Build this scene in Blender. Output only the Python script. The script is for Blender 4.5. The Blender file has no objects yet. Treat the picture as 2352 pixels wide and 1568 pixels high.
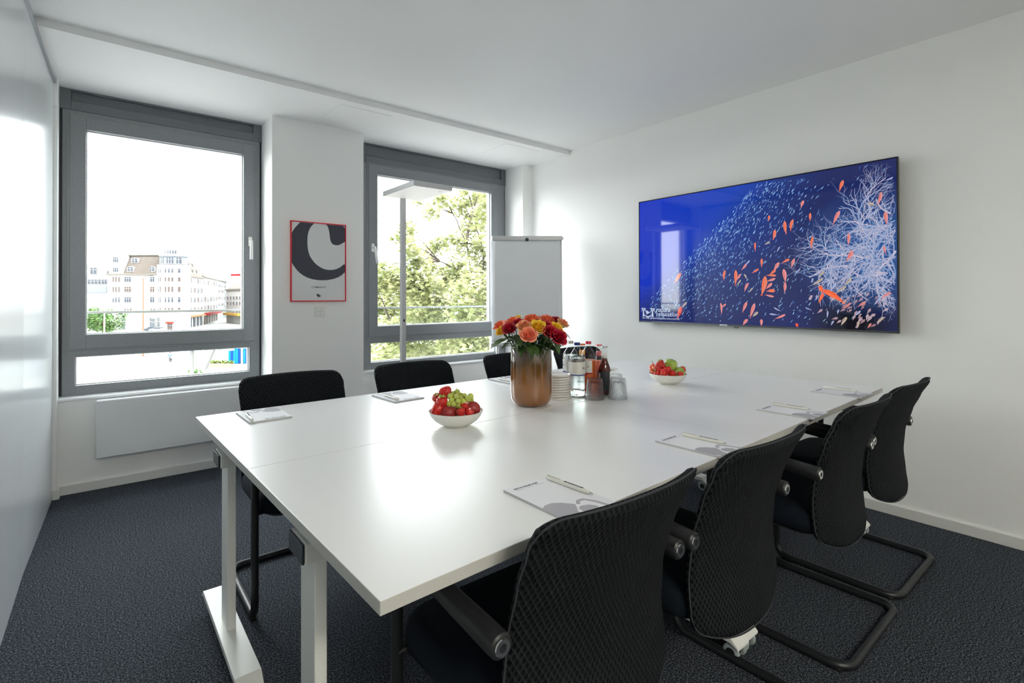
import bpy, bmesh, math, random
from mathutils import Vector, Matrix
random.seed(11)
PI = math.pi
scene = bpy.context.scene
COL = scene.collection

# ------------------------------------------------------------------ camera
cam_d = bpy.data.cameras.new('camera')
cam_d.sensor_fit = 'HORIZONTAL'; cam_d.sensor_width = 36.0
cam_d.lens = 1177.56 / 2352 * 36.0
cam_d.shift_x = -(1182.67 - 1176) / 2352
cam_d.shift_y = (675.24 - 784) / 2352
cam_d.clip_start = 0.05; cam_d.clip_end = 1500
cam = bpy.data.objects.new('camera', cam_d); COL.objects.link(cam)
_y, _p, _r = math.radians(39.0717), math.radians(0.3029), math.radians(-0.1006)
_F = Vector((math.sin(_y) * math.cos(_p), math.cos(_y) * math.cos(_p), math.sin(_p)))
_R0 = Vector((math.cos(_y), -math.sin(_y), 0)); _U0 = _R0.cross(_F)
_R = _R0 * math.cos(_r) + _U0 * math.sin(_r); _U = -_R0 * math.sin(_r) + _U0 * math.cos(_r)
_m = Matrix((_R, _U, -_F)).transposed().to_4x4()
_m.translation = Vector((0, 0, 1.195))
cam.matrix_world = _m
scene.camera = cam

# ------------------------------------------------------------------ sky, exposure
world = bpy.data.worlds.new('overcast_sky'); scene.world = world; world.use_nodes = True
wn = world.node_tree.nodes; wl = world.node_tree.links
bg = wn['Background']
bg.inputs['Strength'].default_value = 13.5
tc = wn.new('ShaderNodeTexCoord'); no = wn.new('ShaderNodeTexNoise'); no.inputs['Scale'].default_value = 3.0
no.inputs['Detail'].default_value = 5
rp = wn.new('ShaderNodeValToRGB')
rp.color_ramp.elements[0].position = .3; rp.color_ramp.elements[0].color = (.88, .93, 1.0, 1)
rp.color_ramp.elements[1].position = .7; rp.color_ramp.elements[1].color = (1.0, .99, .975, 1)
wl.new(tc.outputs['Generated'], no.inputs['Vector']); wl.new(no.outputs['Fac'], rp.inputs['Fac'])
wl.new(rp.outputs['Color'], bg.inputs['Color'])
vs = scene.view_settings
scene.display_settings.display_device = 'sRGB'
vs.view_transform = 'Standard'; vs.look = 'None'; vs.exposure = 0.0; vs.gamma = 1.0
vs.use_curve_mapping = False
try:
    scene.cycles.use_denoising = True
    scene.cycles.max_bounces = 14; scene.cycles.diffuse_bounces = 12; scene.cycles.glossy_bounces = 5
    scene.cycles.transmission_bounces = 12; scene.cycles.transparent_max_bounces = 16
    scene.cycles.caustics_refractive = False; scene.cycles.caustics_reflective = False
    scene.cycles.sample_clamp_indirect = 12
    scene.cycles.use_adaptive_sampling = True; scene.cycles.adaptive_threshold = 0.02
except Exception:
    pass
def window_portal(x0, x1, z0, z1, y):      # light portal in each window opening: guides the sky light, gives off none
    d = bpy.data.lights.new('window_portal', 'AREA'); d.shape = 'RECTANGLE'; d.size = x1 - x0; d.size_y = z1 - z0
    d.cycles.is_portal = True
    o = bpy.data.objects.new('window_portal', d); COL.objects.link(o)
    o.location = ((x0 + x1) / 2, y, (z0 + z1) / 2); o.rotation_euler = (-PI / 2, 0, 0)
window_portal(-.12, .90, .62, 2.29, 4.36)
window_portal(1.80, 3.16, .62, 2.28, 4.30)

# ------------------------------------------------------------------ materials
def S(r, g, b):          # sRGB 0..255 to linear
    f = lambda c: (c / 255 / 12.92) if c / 255 <= .04045 else ((c / 255 + .055) / 1.055) ** 2.4
    return (f(r), f(g), f(b), 1.0)
MATS = {}
def mat(name, color=(.8, .8, .8, 1), rough=.5, metal=0, noise=None, bump=None, **kw):
    if name in MATS: return MATS[name]
    m = bpy.data.materials.new(name); m.use_nodes = True
    nt = m.node_tree; n = nt.nodes; l = nt.links; b = n['Principled BSDF']
    b.inputs['Base Color'].default_value = color; b.inputs['Roughness'].default_value = rough
    b.inputs['Metallic'].default_value = metal
    for k, v in kw.items(): b.inputs[k.replace('_', ' ')].default_value = v
    if noise or bump:
        t = n.new('ShaderNodeTexCoord')
    if noise:            # (scale, colour2, detail, lo, hi)
        x = n.new('ShaderNodeTexNoise'); x.inputs['Scale'].default_value = noise[0]
        x.inputs['Detail'].default_value = noise[2] if len(noise) > 2 else 3
        l.new(t.outputs['Object'], x.inputs['Vector'])
        r = n.new('ShaderNodeValToRGB'); lo, hi = (noise[3], noise[4]) if len(noise) > 4 else (.35, .65)
        r.color_ramp.elements[0].position = lo; r.color_ramp.elements[1].position = hi
        r.color_ramp.elements[0].color = color; r.color_ramp.elements[1].color = noise[1]
        l.new(x.outputs['Fac'], r.inputs['Fac']); l.new(r.outputs['Color'], b.inputs['Base Color'])
    if bump:             # (scale, strength, distance)
        x = n.new('ShaderNodeTexNoise'); x.inputs['Scale'].default_value = bump[0]; x.inputs['Detail'].default_value = 3
        l.new(t.outputs['Object'], x.inputs['Vector'])
        bp = n.new('ShaderNodeBump'); bp.inputs['Strength'].default_value = bump[1]; bp.inputs['Distance'].default_value = bump[2]
        l.new(x.outputs['Fac'], bp.inputs['Height']); l.new(bp.outputs['Normal'], b.inputs['Normal'])
    MATS[name] = m; return m

m_wall = mat('white_wall_paint', (.90, .90, .89, 1), .55, bump=(220, .04, .001))
m_ceil = mat('white_ceiling_paint', (.90, .90, .895, 1), .7)
m_trim = mat('white_lacquered_trim', (.74, .74, .72, 1), .35)
m_sill = mat('white_sill_board', (.82, .83, .84, 1), .22)
m_panel = mat('satin_white_partition', (.62, .65, .67, 1), .23, noise=(.6, (.66, .69, .70, 1)))
m_alu = mat('brushed_aluminium', (.62, .63, .64, 1), .35, .8)
m_frame = mat('anthracite_window_frame', S(128, 131, 136), .38, noise=(90, S(134, 137, 141)))
m_frame_d = mat('dark_window_joint', S(46, 50, 56), .5)
m_seal = mat('bright_glazing_bead', (.75, .75, .74, 1), .3)
m_white = mat('white_lacquered_steel', (.80, .80, .78, 1), .3)
m_rad = mat('white_radiator_enamel', (.74, .75, .77, 1), .35)
m_table = mat('white_table_laminate', (.86, .86, .86, 1), .30, bump=(400, .015, .0005))
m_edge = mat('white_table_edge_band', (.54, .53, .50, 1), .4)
m_legw = mat('white_powder_coat', (.84, .84, .81, 1), .35)
m_cap = mat('dark_grey_end_cap', S(52, 58, 66), .35)
m_black = mat('black_powder_coat', (.012, .013, .015, 1), .38)
m_armblk = mat('black_plastic_armrest', (.014, .015, .016, 1), .42)
m_chrome = mat('silver_ring', (.75, .75, .75, 1), .22, 1.0)
m_rubber = mat('black_rubber', (.01, .01, .01, 1), .7)
m_tyre = mat('light_grey_tyre', S(160, 170, 172), .5)
m_seat = mat('navy_black_seat_cloth', S(8, 14, 22), .9, noise=(700, S(18, 28, 38)), bump=(900, .3, .001), Specular_IOR_Level=.2)
m_paper = mat('white_paper', (.80, .80, .84, 1), .6)
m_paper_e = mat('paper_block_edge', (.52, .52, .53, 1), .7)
m_print = mat('grey_print', S(170, 168, 176), .6)
m_ink = mat('dark_ink', S(60, 60, 66), .6)
m_pen = mat('pearl_white_pen_plastic', (.80, .79, .72, 1), .2)
m_black_gloss = mat('glossy_black_bezel', (.01, .01, .012, 1), .2)
m_red = mat('red_poster_frame', S(214, 18, 46), .35)
m_poster = mat('poster_paper_white', (.74, .75, .76, 1), .45)
m_navy = mat('poster_navy_print', S(58, 60, 74), .6, noise=(900, S(64, 66, 80)))
m_switch = mat('white_switch_plastic', (.80, .80, .79, 1), .3)
m_lampgrey = mat('silver_grey_lamp_body', (.60, .61, .62, 1), .4, .1)
m_diff = mat('opal_lamp_diffuser', (.80, .80, .78, 1), .5)
m_diff.node_tree.nodes['Principled BSDF'].inputs['Emission Color'].default_value = (1, .97, .93, 1)
m_diff.node_tree.nodes['Principled BSDF'].inputs['Emission Strength'].default_value = .38
m_plate = mat('grey_white_stoneware', (.70, .68, .65, 1), .35)
m_bowl = mat('cream_porcelain', (.76, .75, .69, 1), .22)
m_label = mat('bottle_label_paper', (.72, .70, .66, 1), .5)

def carpet_material():
    m = bpy.data.materials.new('blue_grey_carpet'); m.use_nodes = True; nt = m.node_tree; n = nt.nodes; l = nt.links
    b = n['Principled BSDF']; b.inputs['Roughness'].default_value = .95; b.inputs['Specular IOR Level'].default_value = .15
    t = n.new('ShaderNodeTexCoord'); x = n.new('ShaderNodeTexNoise'); x.inputs['Scale'].default_value = 170; x.inputs['Detail'].default_value = 2
    y = n.new('ShaderNodeTexNoise'); y.inputs['Scale'].default_value = 430; y.inputs['Detail'].default_value = 1
    a = n.new('ShaderNodeMath'); a.operation = 'MULTIPLY_ADD'; a.inputs[1].default_value = .5
    h = n.new('ShaderNodeMath'); h.operation = 'MULTIPLY'; h.inputs[1].default_value = .5
    l.new(t.outputs['Object'], x.inputs['Vector']); l.new(t.outputs['Object'], y.inputs['Vector'])
    l.new(y.outputs['Fac'], h.inputs[0]); l.new(x.outputs['Fac'], a.inputs[0]); l.new(h.outputs[0], a.inputs[2])
    r = n.new('ShaderNodeValToRGB'); e = r.color_ramp.elements
    e[0].position = .40; e[0].color = S(12, 15, 20); e[1].position = .62; e[1].color = S(116, 122, 132)
    e2 = e.new(.5); e2.color = S(42, 46, 53)
    l.new(a.outputs[0], r.inputs['Fac']); l.new(r.outputs['Color'], b.inputs['Base Color'])
    bp = n.new('ShaderNodeBump'); bp.inputs['Strength'].default_value = .8; bp.inputs['Distance'].default_value = .003
    l.new(a.outputs[0], bp.inputs['Height']); l.new(bp.outputs['Normal'], b.inputs['Normal'])
    return m
m_carpet = carpet_material()

def mesh_fabric(name, cdark, clight):
    m = bpy.data.materials.new(name); m.use_nodes = True; nt = m.node_tree; n = nt.nodes; l = nt.links
    b = n['Principled BSDF']; b.inputs['Roughness'].default_value = .85; b.inputs['Specular IOR Level'].default_value = .2
    uv = n.new('ShaderNodeUVMap'); sp = n.new('ShaderNodeSeparateXYZ'); l.new(uv.outputs['UV'], sp.inputs[0])
    def M(op, a, c=None):
        k = n.new('ShaderNodeMath'); k.operation = op
        for i, v in enumerate((a, c)):
            if v is None: continue
            if isinstance(v, (int, float)): k.inputs[i].default_value = v
            else: l.new(v, k.inputs[i])
        return k.outputs[0]
    u = M('MULTIPLY', sp.outputs[0], PI / .0125); v = M('MULTIPLY', sp.outputs[1], PI / .021)
    f = M('MULTIPLY', M('SINE', M('ADD', u, v)), M('SINE', M('SUBTRACT', u, v)))
    f = M('ABSOLUTE', f)
    r = n.new('ShaderNodeValToRGB'); r.color_ramp.elements[0].position = .05; r.color_ramp.elements[0].color = clight
    r.color_ramp.elements[1].position = .7; r.color_ramp.elements[1].color = cdark
    l.new(f, r.inputs['Fac']); l.new(r.outputs['Color'], b.inputs['Base Color'])
    bp = n.new('ShaderNodeBump'); bp.invert = True; bp.inputs['Strength'].default_value = 1.0; bp.inputs['Distance'].default_value = .004
    l.new(f, bp.inputs['Height']); l.new(bp.outputs['Normal'], b.inputs['Normal'])
    return m
m_mesh = mesh_fabric('black_diamond_knit', S(4, 5, 7), S(32, 37, 41))
m_piping = mat('charcoal_piping', S(44, 48, 52), .8)

def front_only(nt, fr, k=2.0):      # the pane's reflection counted once, on its front face
    n = nt.nodes; ge = n.new('ShaderNodeNewGeometry'); a = n.new('ShaderNodeMath'); a.operation = 'SUBTRACT'; a.inputs[0].default_value = 1.0
    nt.links.new(ge.outputs['Backfacing'], a.inputs[1]); b = n.new('ShaderNodeMath'); b.operation = 'MULTIPLY'; nt.links.new(a.outputs[0], b.inputs[0]); nt.links.new(fr.outputs[0], b.inputs[1])
    return b.outputs[0]
def pane_material():
    m = bpy.data.materials.new('window_glass'); m.use_nodes = True; nt = m.node_tree; n = nt.nodes; l = nt.links
    n.remove(n['Principled BSDF']); out = n['Material Output']
    tr = n.new('ShaderNodeBsdfTransparent'); tr.inputs['Color'].default_value = (.96, .98, .97, 1)
    gl = n.new('ShaderNodeBsdfGlossy'); gl.inputs['Roughness'].default_value = .0
    fr = n.new('ShaderNodeFresnel'); fr.inputs['IOR'].default_value = 1.45
    mx = n.new('ShaderNodeMixShader')
    l.new(front_only(nt, fr), mx.inputs[0]); l.new(tr.outputs[0], mx.inputs[1]); l.new(gl.outputs[0], mx.inputs[2]); l.new(mx.outputs[0], out.inputs['Surface'])
    return m
m_pane = pane_material()
def glass(name, color=(1, 1, 1, 1), rough=0.0, ior=1.45, bump=None):
    return mat(name, color, rough, 0, None, bump, Transmission_Weight=1.0, IOR=ior)
def thin_glass(name, refr=.0, tint=(.97, .985, .98, 1), bump=None, ior=1.5):
    m = bpy.data.materials.new(name); m.use_nodes = True; nt = m.node_tree; n = nt.nodes; l = nt.links
    n.remove(n['Principled BSDF']); out = n['Material Output']
    tr = n.new('ShaderNodeBsdfTransparent'); tr.inputs['Color'].default_value = tint
    gl = n.new('ShaderNodeBsdfGlossy'); gl.inputs['Roughness'].default_value = .02
    fr = n.new('ShaderNodeFresnel'); fr.inputs['IOR'].default_value = ior
    mx = n.new('ShaderNodeMixShader'); l.new(front_only(nt, fr), mx.inputs[0]); l.new(gl.outputs[0], mx.inputs[2])
    rf = n.new('ShaderNodeBsdfRefraction'); rf.inputs['IOR'].default_value = 1.33; rf.inputs['Color'].default_value = tint; rf.inputs['Roughness'].default_value = 0
    m2 = n.new('ShaderNodeMixShader'); m2.inputs[0].default_value = refr
    l.new(tr.outputs[0], m2.inputs[1]); l.new(rf.outputs[0], m2.inputs[2]); l.new(m2.outputs[0], mx.inputs[1]); l.new(mx.outputs[0], out.inputs['Surface'])
    if bump:
        t = n.new('ShaderNodeTexCoord'); x = n.new('ShaderNodeTexVoronoi'); x.inputs['Scale'].default_value = bump[0]; l.new(t.outputs['Object'], x.inputs['Vector'])
        bp = n.new('ShaderNodeBump'); bp.inputs['Strength'].default_value = bump[1]; bp.inputs['Distance'].default_value = bump[2]; l.new(x.outputs['Distance'], bp.inputs['Height'])
        for k in (gl, fr, rf): l.new(bp.outputs['Normal'], k.inputs['Normal'])
    return m
m_glass = thin_glass('clear_glass')
m_glass_d = thin_glass('dimpled_glass', .45, (.99, .995, .99, 1), bump=(230, 1.0, .003))
m_water = thin_glass('water', .75, (1, 1, 1, 1), ior=1.2)
def drink(name, col, tl, tr_=0.0):
    m = bpy.data.materials.new(name); m.use_nodes = True; nt = m.node_tree; n = nt.nodes; l = nt.links; b = n['Principled BSDF']
    b.inputs['Base Color'].default_value = col; b.inputs['Roughness'].default_value = .1
    t = n.new('ShaderNodeBsdfTranslucent'); t.inputs['Color'].default_value = col; mx = n.new('ShaderNodeMixShader'); mx.inputs[0].default_value = tl
    l.new(b.outputs[0], mx.inputs[1]); l.new(t.outputs[0], mx.inputs[2]); last = mx
    if tr_:
        q = n.new('ShaderNodeBsdfTransparent'); q.inputs['Color'].default_value = (col[0] * 3, col[1] * 3, col[2] * 3, 1); m3 = n.new('ShaderNodeMixShader'); m3.inputs[0].default_value = tr_
        l.new(mx.outputs[0], m3.inputs[1]); l.new(q.outputs[0], m3.inputs[2]); last = m3
    l.new(last.outputs[0], n['Material Output'].inputs['Surface']); return m
m_juice = drink('orange_lemonade', (.90, .24, .07, 1), .55)
m_pinkj = drink('pink_lemonade', (.92, .40, .28, 1), .55)
m_cola = drink('dark_red_brown_cola', (.14, .012, .006, 1), .5, .3)

def attr_material(name, emis=0.0, rough=.5, base=1.0):     # flat print, coloured per face corner
    m = bpy.data.materials.new(name); m.use_nodes = True; nt = m.node_tree; n = nt.nodes; l = nt.links
    b = n['Principled BSDF']; b.inputs['Roughness'].default_value = rough
    a = n.new('ShaderNodeVertexColor'); a.layer_name = 'print'
    if emis:
        b.inputs['Base Color'].default_value = (.004, .004, .005, 1)
        l.new(a.outputs['Color'], b.inputs['Emission Color']); b.inputs['Emission Strength'].default_value = emis
    else: l.new(a.outputs['Color'], b.inputs['Base Color'])
    return m
m_screen = attr_material('lit_screen', 1.0, .04)

# ------------------------------------------------------------------ mesh helpers
class G:
    def __init__(s): s.v = []; s.f = []; s.sm = []; s.mi = []
    def add(s, vs, fs, smooth=False, mi=0):
        o = len(s.v); s.v += [tuple(p) for p in vs]
        for f in fs: s.f.append([i + o for i in f]); s.sm.append(smooth); s.mi.append(mi)
        return s
    def box(s, x0, x1, y0, y1, z0, z1, mi=0):
        return s.add([(x0, y0, z0), (x1, y0, z0), (x1, y1, z0), (x0, y1, z0), (x0, y0, z1), (x1, y0, z1), (x1, y1, z1), (x0, y1, z1)],
                     [(0, 3, 2, 1), (4, 5, 6, 7), (0, 1, 5, 4), (1, 2, 6, 5), (2, 3, 7, 6), (3, 0, 4, 7)], False, mi)
    def prism(s, pts, z0, z1, mi=0):              # pts counter clockwise in xy
        n = len(pts)
        return s.add([(p[0], p[1], z0) for p in pts] + [(p[0], p[1], z1) for p in pts],
                     [tuple(range(n - 1, -1, -1)), tuple(range(n, 2 * n))] + [(i, (i + 1) % n, n + (i + 1) % n, n + i) for i in range(n)], False, mi)
    def lathe(s, prof, cx=0, cy=0, z=0, n=32, mi=0, smooth=True):
        vs = []; fs = []
        for r, h in prof:
            for k in range(n): vs.append((cx + r * math.cos(2 * PI * k / n), cy + r * math.sin(2 * PI * k / n), z + h))
        for j in range(len(prof) - 1):
            for k in range(n):
                a = j * n + k; b = j * n + (k + 1) % n; fs.append((a, b, b + n, a + n))
        if prof[0][0] > 1e-5: fs.append(tuple(range(n - 1, -1, -1)))
        if prof[-1][0] > 1e-5: fs.append(tuple(range((len(prof) - 1) * n, len(prof) * n)))
        return s.add(vs, fs, smooth, mi)
    def tube(s, pts, r, n=12, closed=False, mi=0, radii=None):
        P = [Vector(p) for p in pts]; m = len(P); vs = []; fs = []; prev = None
        for i in range(m):
            if closed: t = (P[(i + 1) % m] - P[i - 1])
            else: t = P[min(i + 1, m - 1)] - P[max(i - 1, 0)]
            t.normalize()
            if prev is None:
                a = Vector((0, 0, 1)) if abs(t.z) < .9 else Vector((1, 0, 0)); u = t.cross(a).normalized()
            else: u = (prev - t * prev.dot(t)).normalized()
            prev = u; w = t.cross(u); rr = radii[i] if radii else r
            for k in range(n): vs.append(P[i] + (u * math.cos(2 * PI * k / n) + w * math.sin(2 * PI * k / n)) * rr)
        for i in range(m if closed else m - 1):
            for k in range(n):
                a = i * n + k; b = i * n + (k + 1) % n; c = ((i + 1) % m) * n + (k + 1) % n; d = ((i + 1) % m) * n + k
                fs.append((a, b, c, d))
        if not closed: fs += [tuple(range(n - 1, -1, -1)), tuple(range((m - 1) * n, m * n))]
        return s.add(vs, fs, True, mi)
    def ball(s, c, r, n=14, mi=0, sz=(1, 1, 1)):
        prof = [(max(1e-6, math.sin(PI * j / n)), -math.cos(PI * j / n)) for j in range(n + 1)]
        vs = []; fs = []; k_ = 2 * n
        for a, h in prof:
            for k in range(k_): vs.append((c[0] + r * sz[0] * a * math.cos(PI * k / n), c[1] + r * sz[1] * a * math.sin(PI * k / n), c[2] + r * sz[2] * h))
        for j in range(n):
            for k in range(k_): fs.append((j * k_ + k, j * k_ + (k + 1) % k_, (j + 1) * k_ + (k + 1) % k_, (j + 1) * k_ + k))
        return s.add(vs, fs, True, mi)
    def mesh(s, name, mats, sharp=40):
        me = bpy.data.meshes.new(name); me.from_pydata(s.v, [], s.f)
        for m in (mats if isinstance(mats, (list, tuple)) else [mats]): me.materials.append(m)
        me.polygons.foreach_set('use_smooth', s.sm); me.polygons.foreach_set('material_index', s.mi)
        me.update()
        if any(s.sm): me.set_sharp_from_angle(angle=math.radians(sharp))
        return me
    def obj(s, name, mats, parent=None, sharp=40, bevel=0):
        return link(name, s.mesh(name, mats, sharp), parent, bevel=bevel)
def link(name, me, parent=None, loc=None, rot=None, bevel=0, scale=None):
    o = bpy.data.objects.new(name, me); COL.objects.link(o)
    if parent: o.parent = parent
    if loc is not None: o.location = loc
    if rot is not None: o.rotation_euler = rot
    if scale is not None: o.scale = scale
    if bevel:
        b = o.modifiers.new('bevel', 'BEVEL'); b.width = bevel; b.segments = 2; b.limit_method = 'ANGLE'; b.angle_limit = math.radians(35)
    return o
def tag(o, label=None, cat=None, group=None, kind=None):
    if label: o['label'] = label
    if cat: o['category'] = cat
    if group: o['group'] = group
    if kind: o['kind'] = kind
    return o
def thing(name, label, cat, loc=(0, 0, 0), rz=0, group=None, kind=None):
    o = bpy.data.objects.new(name, None); COL.objects.link(o); o.location = loc; o.rotation_euler = (0, 0, rz)
    o.empty_display_size = .05
    return tag(o, label, cat, group, kind)
def dup(root, loc=None, rz=None, label=None, group=None, cat=None):
    def cp(o, parent):
        c = o.copy(); COL.objects.link(c); c.parent = parent
        for ch in kids.get(o.name, []): cp(ch, c)
        return c
    kids = {}
    for o in bpy.data.objects:
        if o.parent: kids.setdefault(o.parent.name, []).append(o)
    r = cp(root, None)
    if loc is not None: r.location = loc
    if rz is not None: r.rotation_euler = (0, 0, rz)
    return tag(r, label, cat, group)
def fillet(pts, r, n=6):
    P = [Vector(p) for p in pts]; out = [P[0]]
    for i in range(1, len(P) - 1):
        a, b, c = P[i - 1], P[i], P[i + 1]; u = (a - b).normalized(); v = (c - b).normalized()
        ang = u.angle(v); d = min(r / math.tan(ang / 2), (a - b).length * .49, (c - b).length * .49); rr = d * math.tan(ang / 2)
        s = b + u * d; e = b + v * d; ctr = b + (u + v).normalized() * (rr / math.sin(ang / 2))
        for k in range(n + 1):
            q = (s - ctr).lerp(e - ctr, k / n).normalized() * rr; out.append(ctr + q)
    out.append(P[-1]); return out
def text_mesh(txt, size, m, parent, name, matrix, bold=0.0, align='LEFT', space=1.0):
    cu = bpy.data.curves.new('lettering', 'FONT'); cu.body = txt; cu.size = size; cu.extrude = .0002; cu.offset = bold
    cu.align_x = align; cu.space_character = space; cu.resolution_u = 3
    o = bpy.data.objects.new('tmp', cu); me = bpy.data.meshes.new_from_object(o); bpy.data.objects.remove(o)
    me.materials.clear(); me.materials.append(m)
    me.transform(matrix)
    return link(name, me, parent)
def colour_print(me, cols):       # one colour per polygon, or a function of the vertex position
    a = me.color_attributes.new('print', 'FLOAT_COLOR', 'CORNER'); i = 0
    for p in me.polygons:
        for li in p.loop_indices:
            a.data[li].color = cols[p.index] if not callable(cols) else cols(me.vertices[me.loops[li].vertex_index].co)
# ================================================================== SETTING
ZS, ZC = 2.505, 2.543            # lowered ceiling strip, main ceiling
XR = 3.38                        # right wall
YW = {1: 4.25, 2: 4.17}          # inner face of the two windows
def struct(o, label, cat): return tag(o, label, cat, kind='structure')
g = G(); g.box(-.30, XR + .2, -3.2, 4.5, -.2, 0)
fl = struct(g.obj('floor', m_carpet), 'blue-grey speckled carpet floor under the table and chairs', 'floor')
g = G(); g.box(-.45, XR + .2, -3.2, 3.355, ZC, ZC + .2)
ce = struct(g.obj('ceiling', m_ceil), 'flat white ceiling above the meeting table', 'ceiling')
g = G(); g.box(-.45, XR + .2, 3.355, 4.5, ZS, ZC + .2)
so = struct(g.obj('trim_1', m_ceil), 'lowered white ceiling strip along the window wall', 'ceiling strip')
for x0, x1 in ((1.267, 1.642), (2.706, 3.072)):
    g = G(); g.box(x0, x1, 3.437, 3.797, ZS - .0025, ZS); g.obj('access_panel', m_ceil, so, bevel=.001)
g = G(); g.box(XR, XR + .2, -3.2, 4.5, 0, ZS + .04)
wr = struct(g.obj('wall_right', m_wall), 'plain white wall carrying the television', 'wall')
# unseen glazed partition and corridor, added to let fill light in from behind
wb = bpy.data.objects.new('wall_back', None); COL.objects.link(wb)
struct(wb, 'added unseen glazed partition with white posts behind the camera, letting corridor fill light in', 'wall')
GY = -1.25
for x0, x1 in ((-.35, -.20), (.98, 1.03), (2.18, 2.23), (3.33, XR)):
    g = G(); g.box(x0, x1, GY - .05, GY + .02, 0, ZC); g.obj('post', m_trim, wb)
for x0, x1 in ((-.20, .98), (1.03, 2.18), (2.23, 3.33)):
    g = G(); g.box(x0, x1, GY - .05, GY + .02, 0, .07); g.box(x0, x1, GY - .05, GY + .02, ZC - .06, ZC); g.obj('rail', m_trim, wb)
    g = G(); g.box(x0, x1, GY - .02, GY - .012, .07, ZC - .06); g.obj('pane', m_pane, wb)
g = G(); g.box(-.45, XR + .2, -3.4, -3.2, -.2, ZC + .2)
struct(g.obj('wall_fill_corridor', m_wall, None), 'unseen white wall of the corridor added for fill light', 'wall')
m_fill = mat('fill_light_panel', (.8, .8, .8, 1), .5)
m_fill.node_tree.nodes['Principled BSDF'].inputs['Emission Color'].default_value = (1.0, .91, .80, 1)
m_fill.node_tree.nodes['Principled BSDF'].inputs['Emission Strength'].default_value = 44
for x, w in ((-.02, 'left one'), (.75, 'right one')):  # unseen glowing panels added as fill for the surfaces facing the camera
    t = thing('fill_light', 'added square fill light panel in the unseen corridor behind the camera, ' + w, 'fill light', (x, -1.95, ZC), group='added corridor fill lights')
    g = G(); g.box(-.32, .32, -.32, .32, -.02, 0); g.obj('housing', m_trim, t)
    g = G(); g.box(-.30, .30, -.30, .30, -.023, -.020); g.obj('diffuser', m_fill, t)
# window wall: jamb, parapets, pillar between the windows, corner pillar
g = G()
g.box(-.45, -.192, 4.08, 4.45, -.2, ZS)
g.box(-.192, .964, 4.14, 4.45, -.2, .566)
g.box(.964, 1.646, 3.95, 4.45, -.2, ZS)
g.box(1.646, 3.262, 4.06, 4.45, -.2, .566)
g.box(1.646, 1.70, 4.12, 4.45, .566, ZS)
g.box(3.262, XR, 3.89, 4.45, -.2, ZS)
wf = struct(g.obj('wall_front', m_wall), 'white window wall with pillars around the two windows', 'wall')
g = G(); g.box(-.192, .964, 4.128, 4.30, .566, .580); g.obj('sill', m_sill, wf, bevel=.002)
g = G(); g.box(1.646, 3.262, 4.048, 4.22, .566, .580); g.obj('sill', m_sill, wf, bevel=.002)
# left partition of glossy panels standing on the floor
pl = [(-.212, 4.08), (-.252, 3.06), (-.262, 2.30), (-.272, 1.2), (-.29, -3.2)]
wl_ = bpy.data.objects.new('wall_left', None); COL.objects.link(wl_)
struct(wl_, 'glossy white partition wall of tall smooth panels on the left', 'wall')
for (xa, ya), (xb, yb) in zip(pl[:-1], pl[1:]):
    g = G(); g.prism([(xa - .05, ya), (xb - .05, yb + .0015), (xb, yb + .0015), (xa, ya)], 0, 2.482); g.obj('panel', m_panel, wl_)
g = G()
for (xa, ya), (xb, yb) in zip(pl[:-1], pl[1:]):
    g.prism([(xa - .06, ya), (xb - .06, yb), (xb - .004, yb), (xa - .004, ya)], 2.482, ZC)
g.obj('dark_joint', mat('partition_joint_grey', (.30, .32, .34, 1), .5), wl_)
g = G()
for (xa, ya), (xb, yb) in zip(pl[:-1], pl[1:]):
    g.prism([(xa - .02, ya), (xb - .02, yb), (xb + .012, yb), (xa + .012, ya)], 2.470, 2.490)
g.obj('top_rail', mat('grey_top_rail', (.34, .36, .38, 1), .4, .3), wl_)
# baseboards
def base(name, boxes, label):
    g = G()
    for b in boxes: g.box(*b)
    return struct(g.obj(name, m_trim, bevel=.003), label, 'baseboard')
base('baseboard_front', [(-.185, .964, 4.126, 4.14, 0, .058), (-.212, -.178, 4.066, 4.08, 0, .058), (-.192, -.178, 4.08, 4.126, 0, .058),
     (.964, 1.646, 3.936, 3.95, 0, .058), (.950, .964, 3.936, 4.126, 0, .058), (1.646, 3.262, 4.046, 4.06, 0, .058), (1.646, 1.66, 3.936, 4.046, 0, .058),
     (3.248, XR - .014, 3.876, 3.89, 0, .058)], 'white baseboard stepping along the window wall')
base('baseboard_right', [(XR - .014, XR, -3.2, 3.89, 0, .056)], 'white baseboard along the foot of the television wall')

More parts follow.
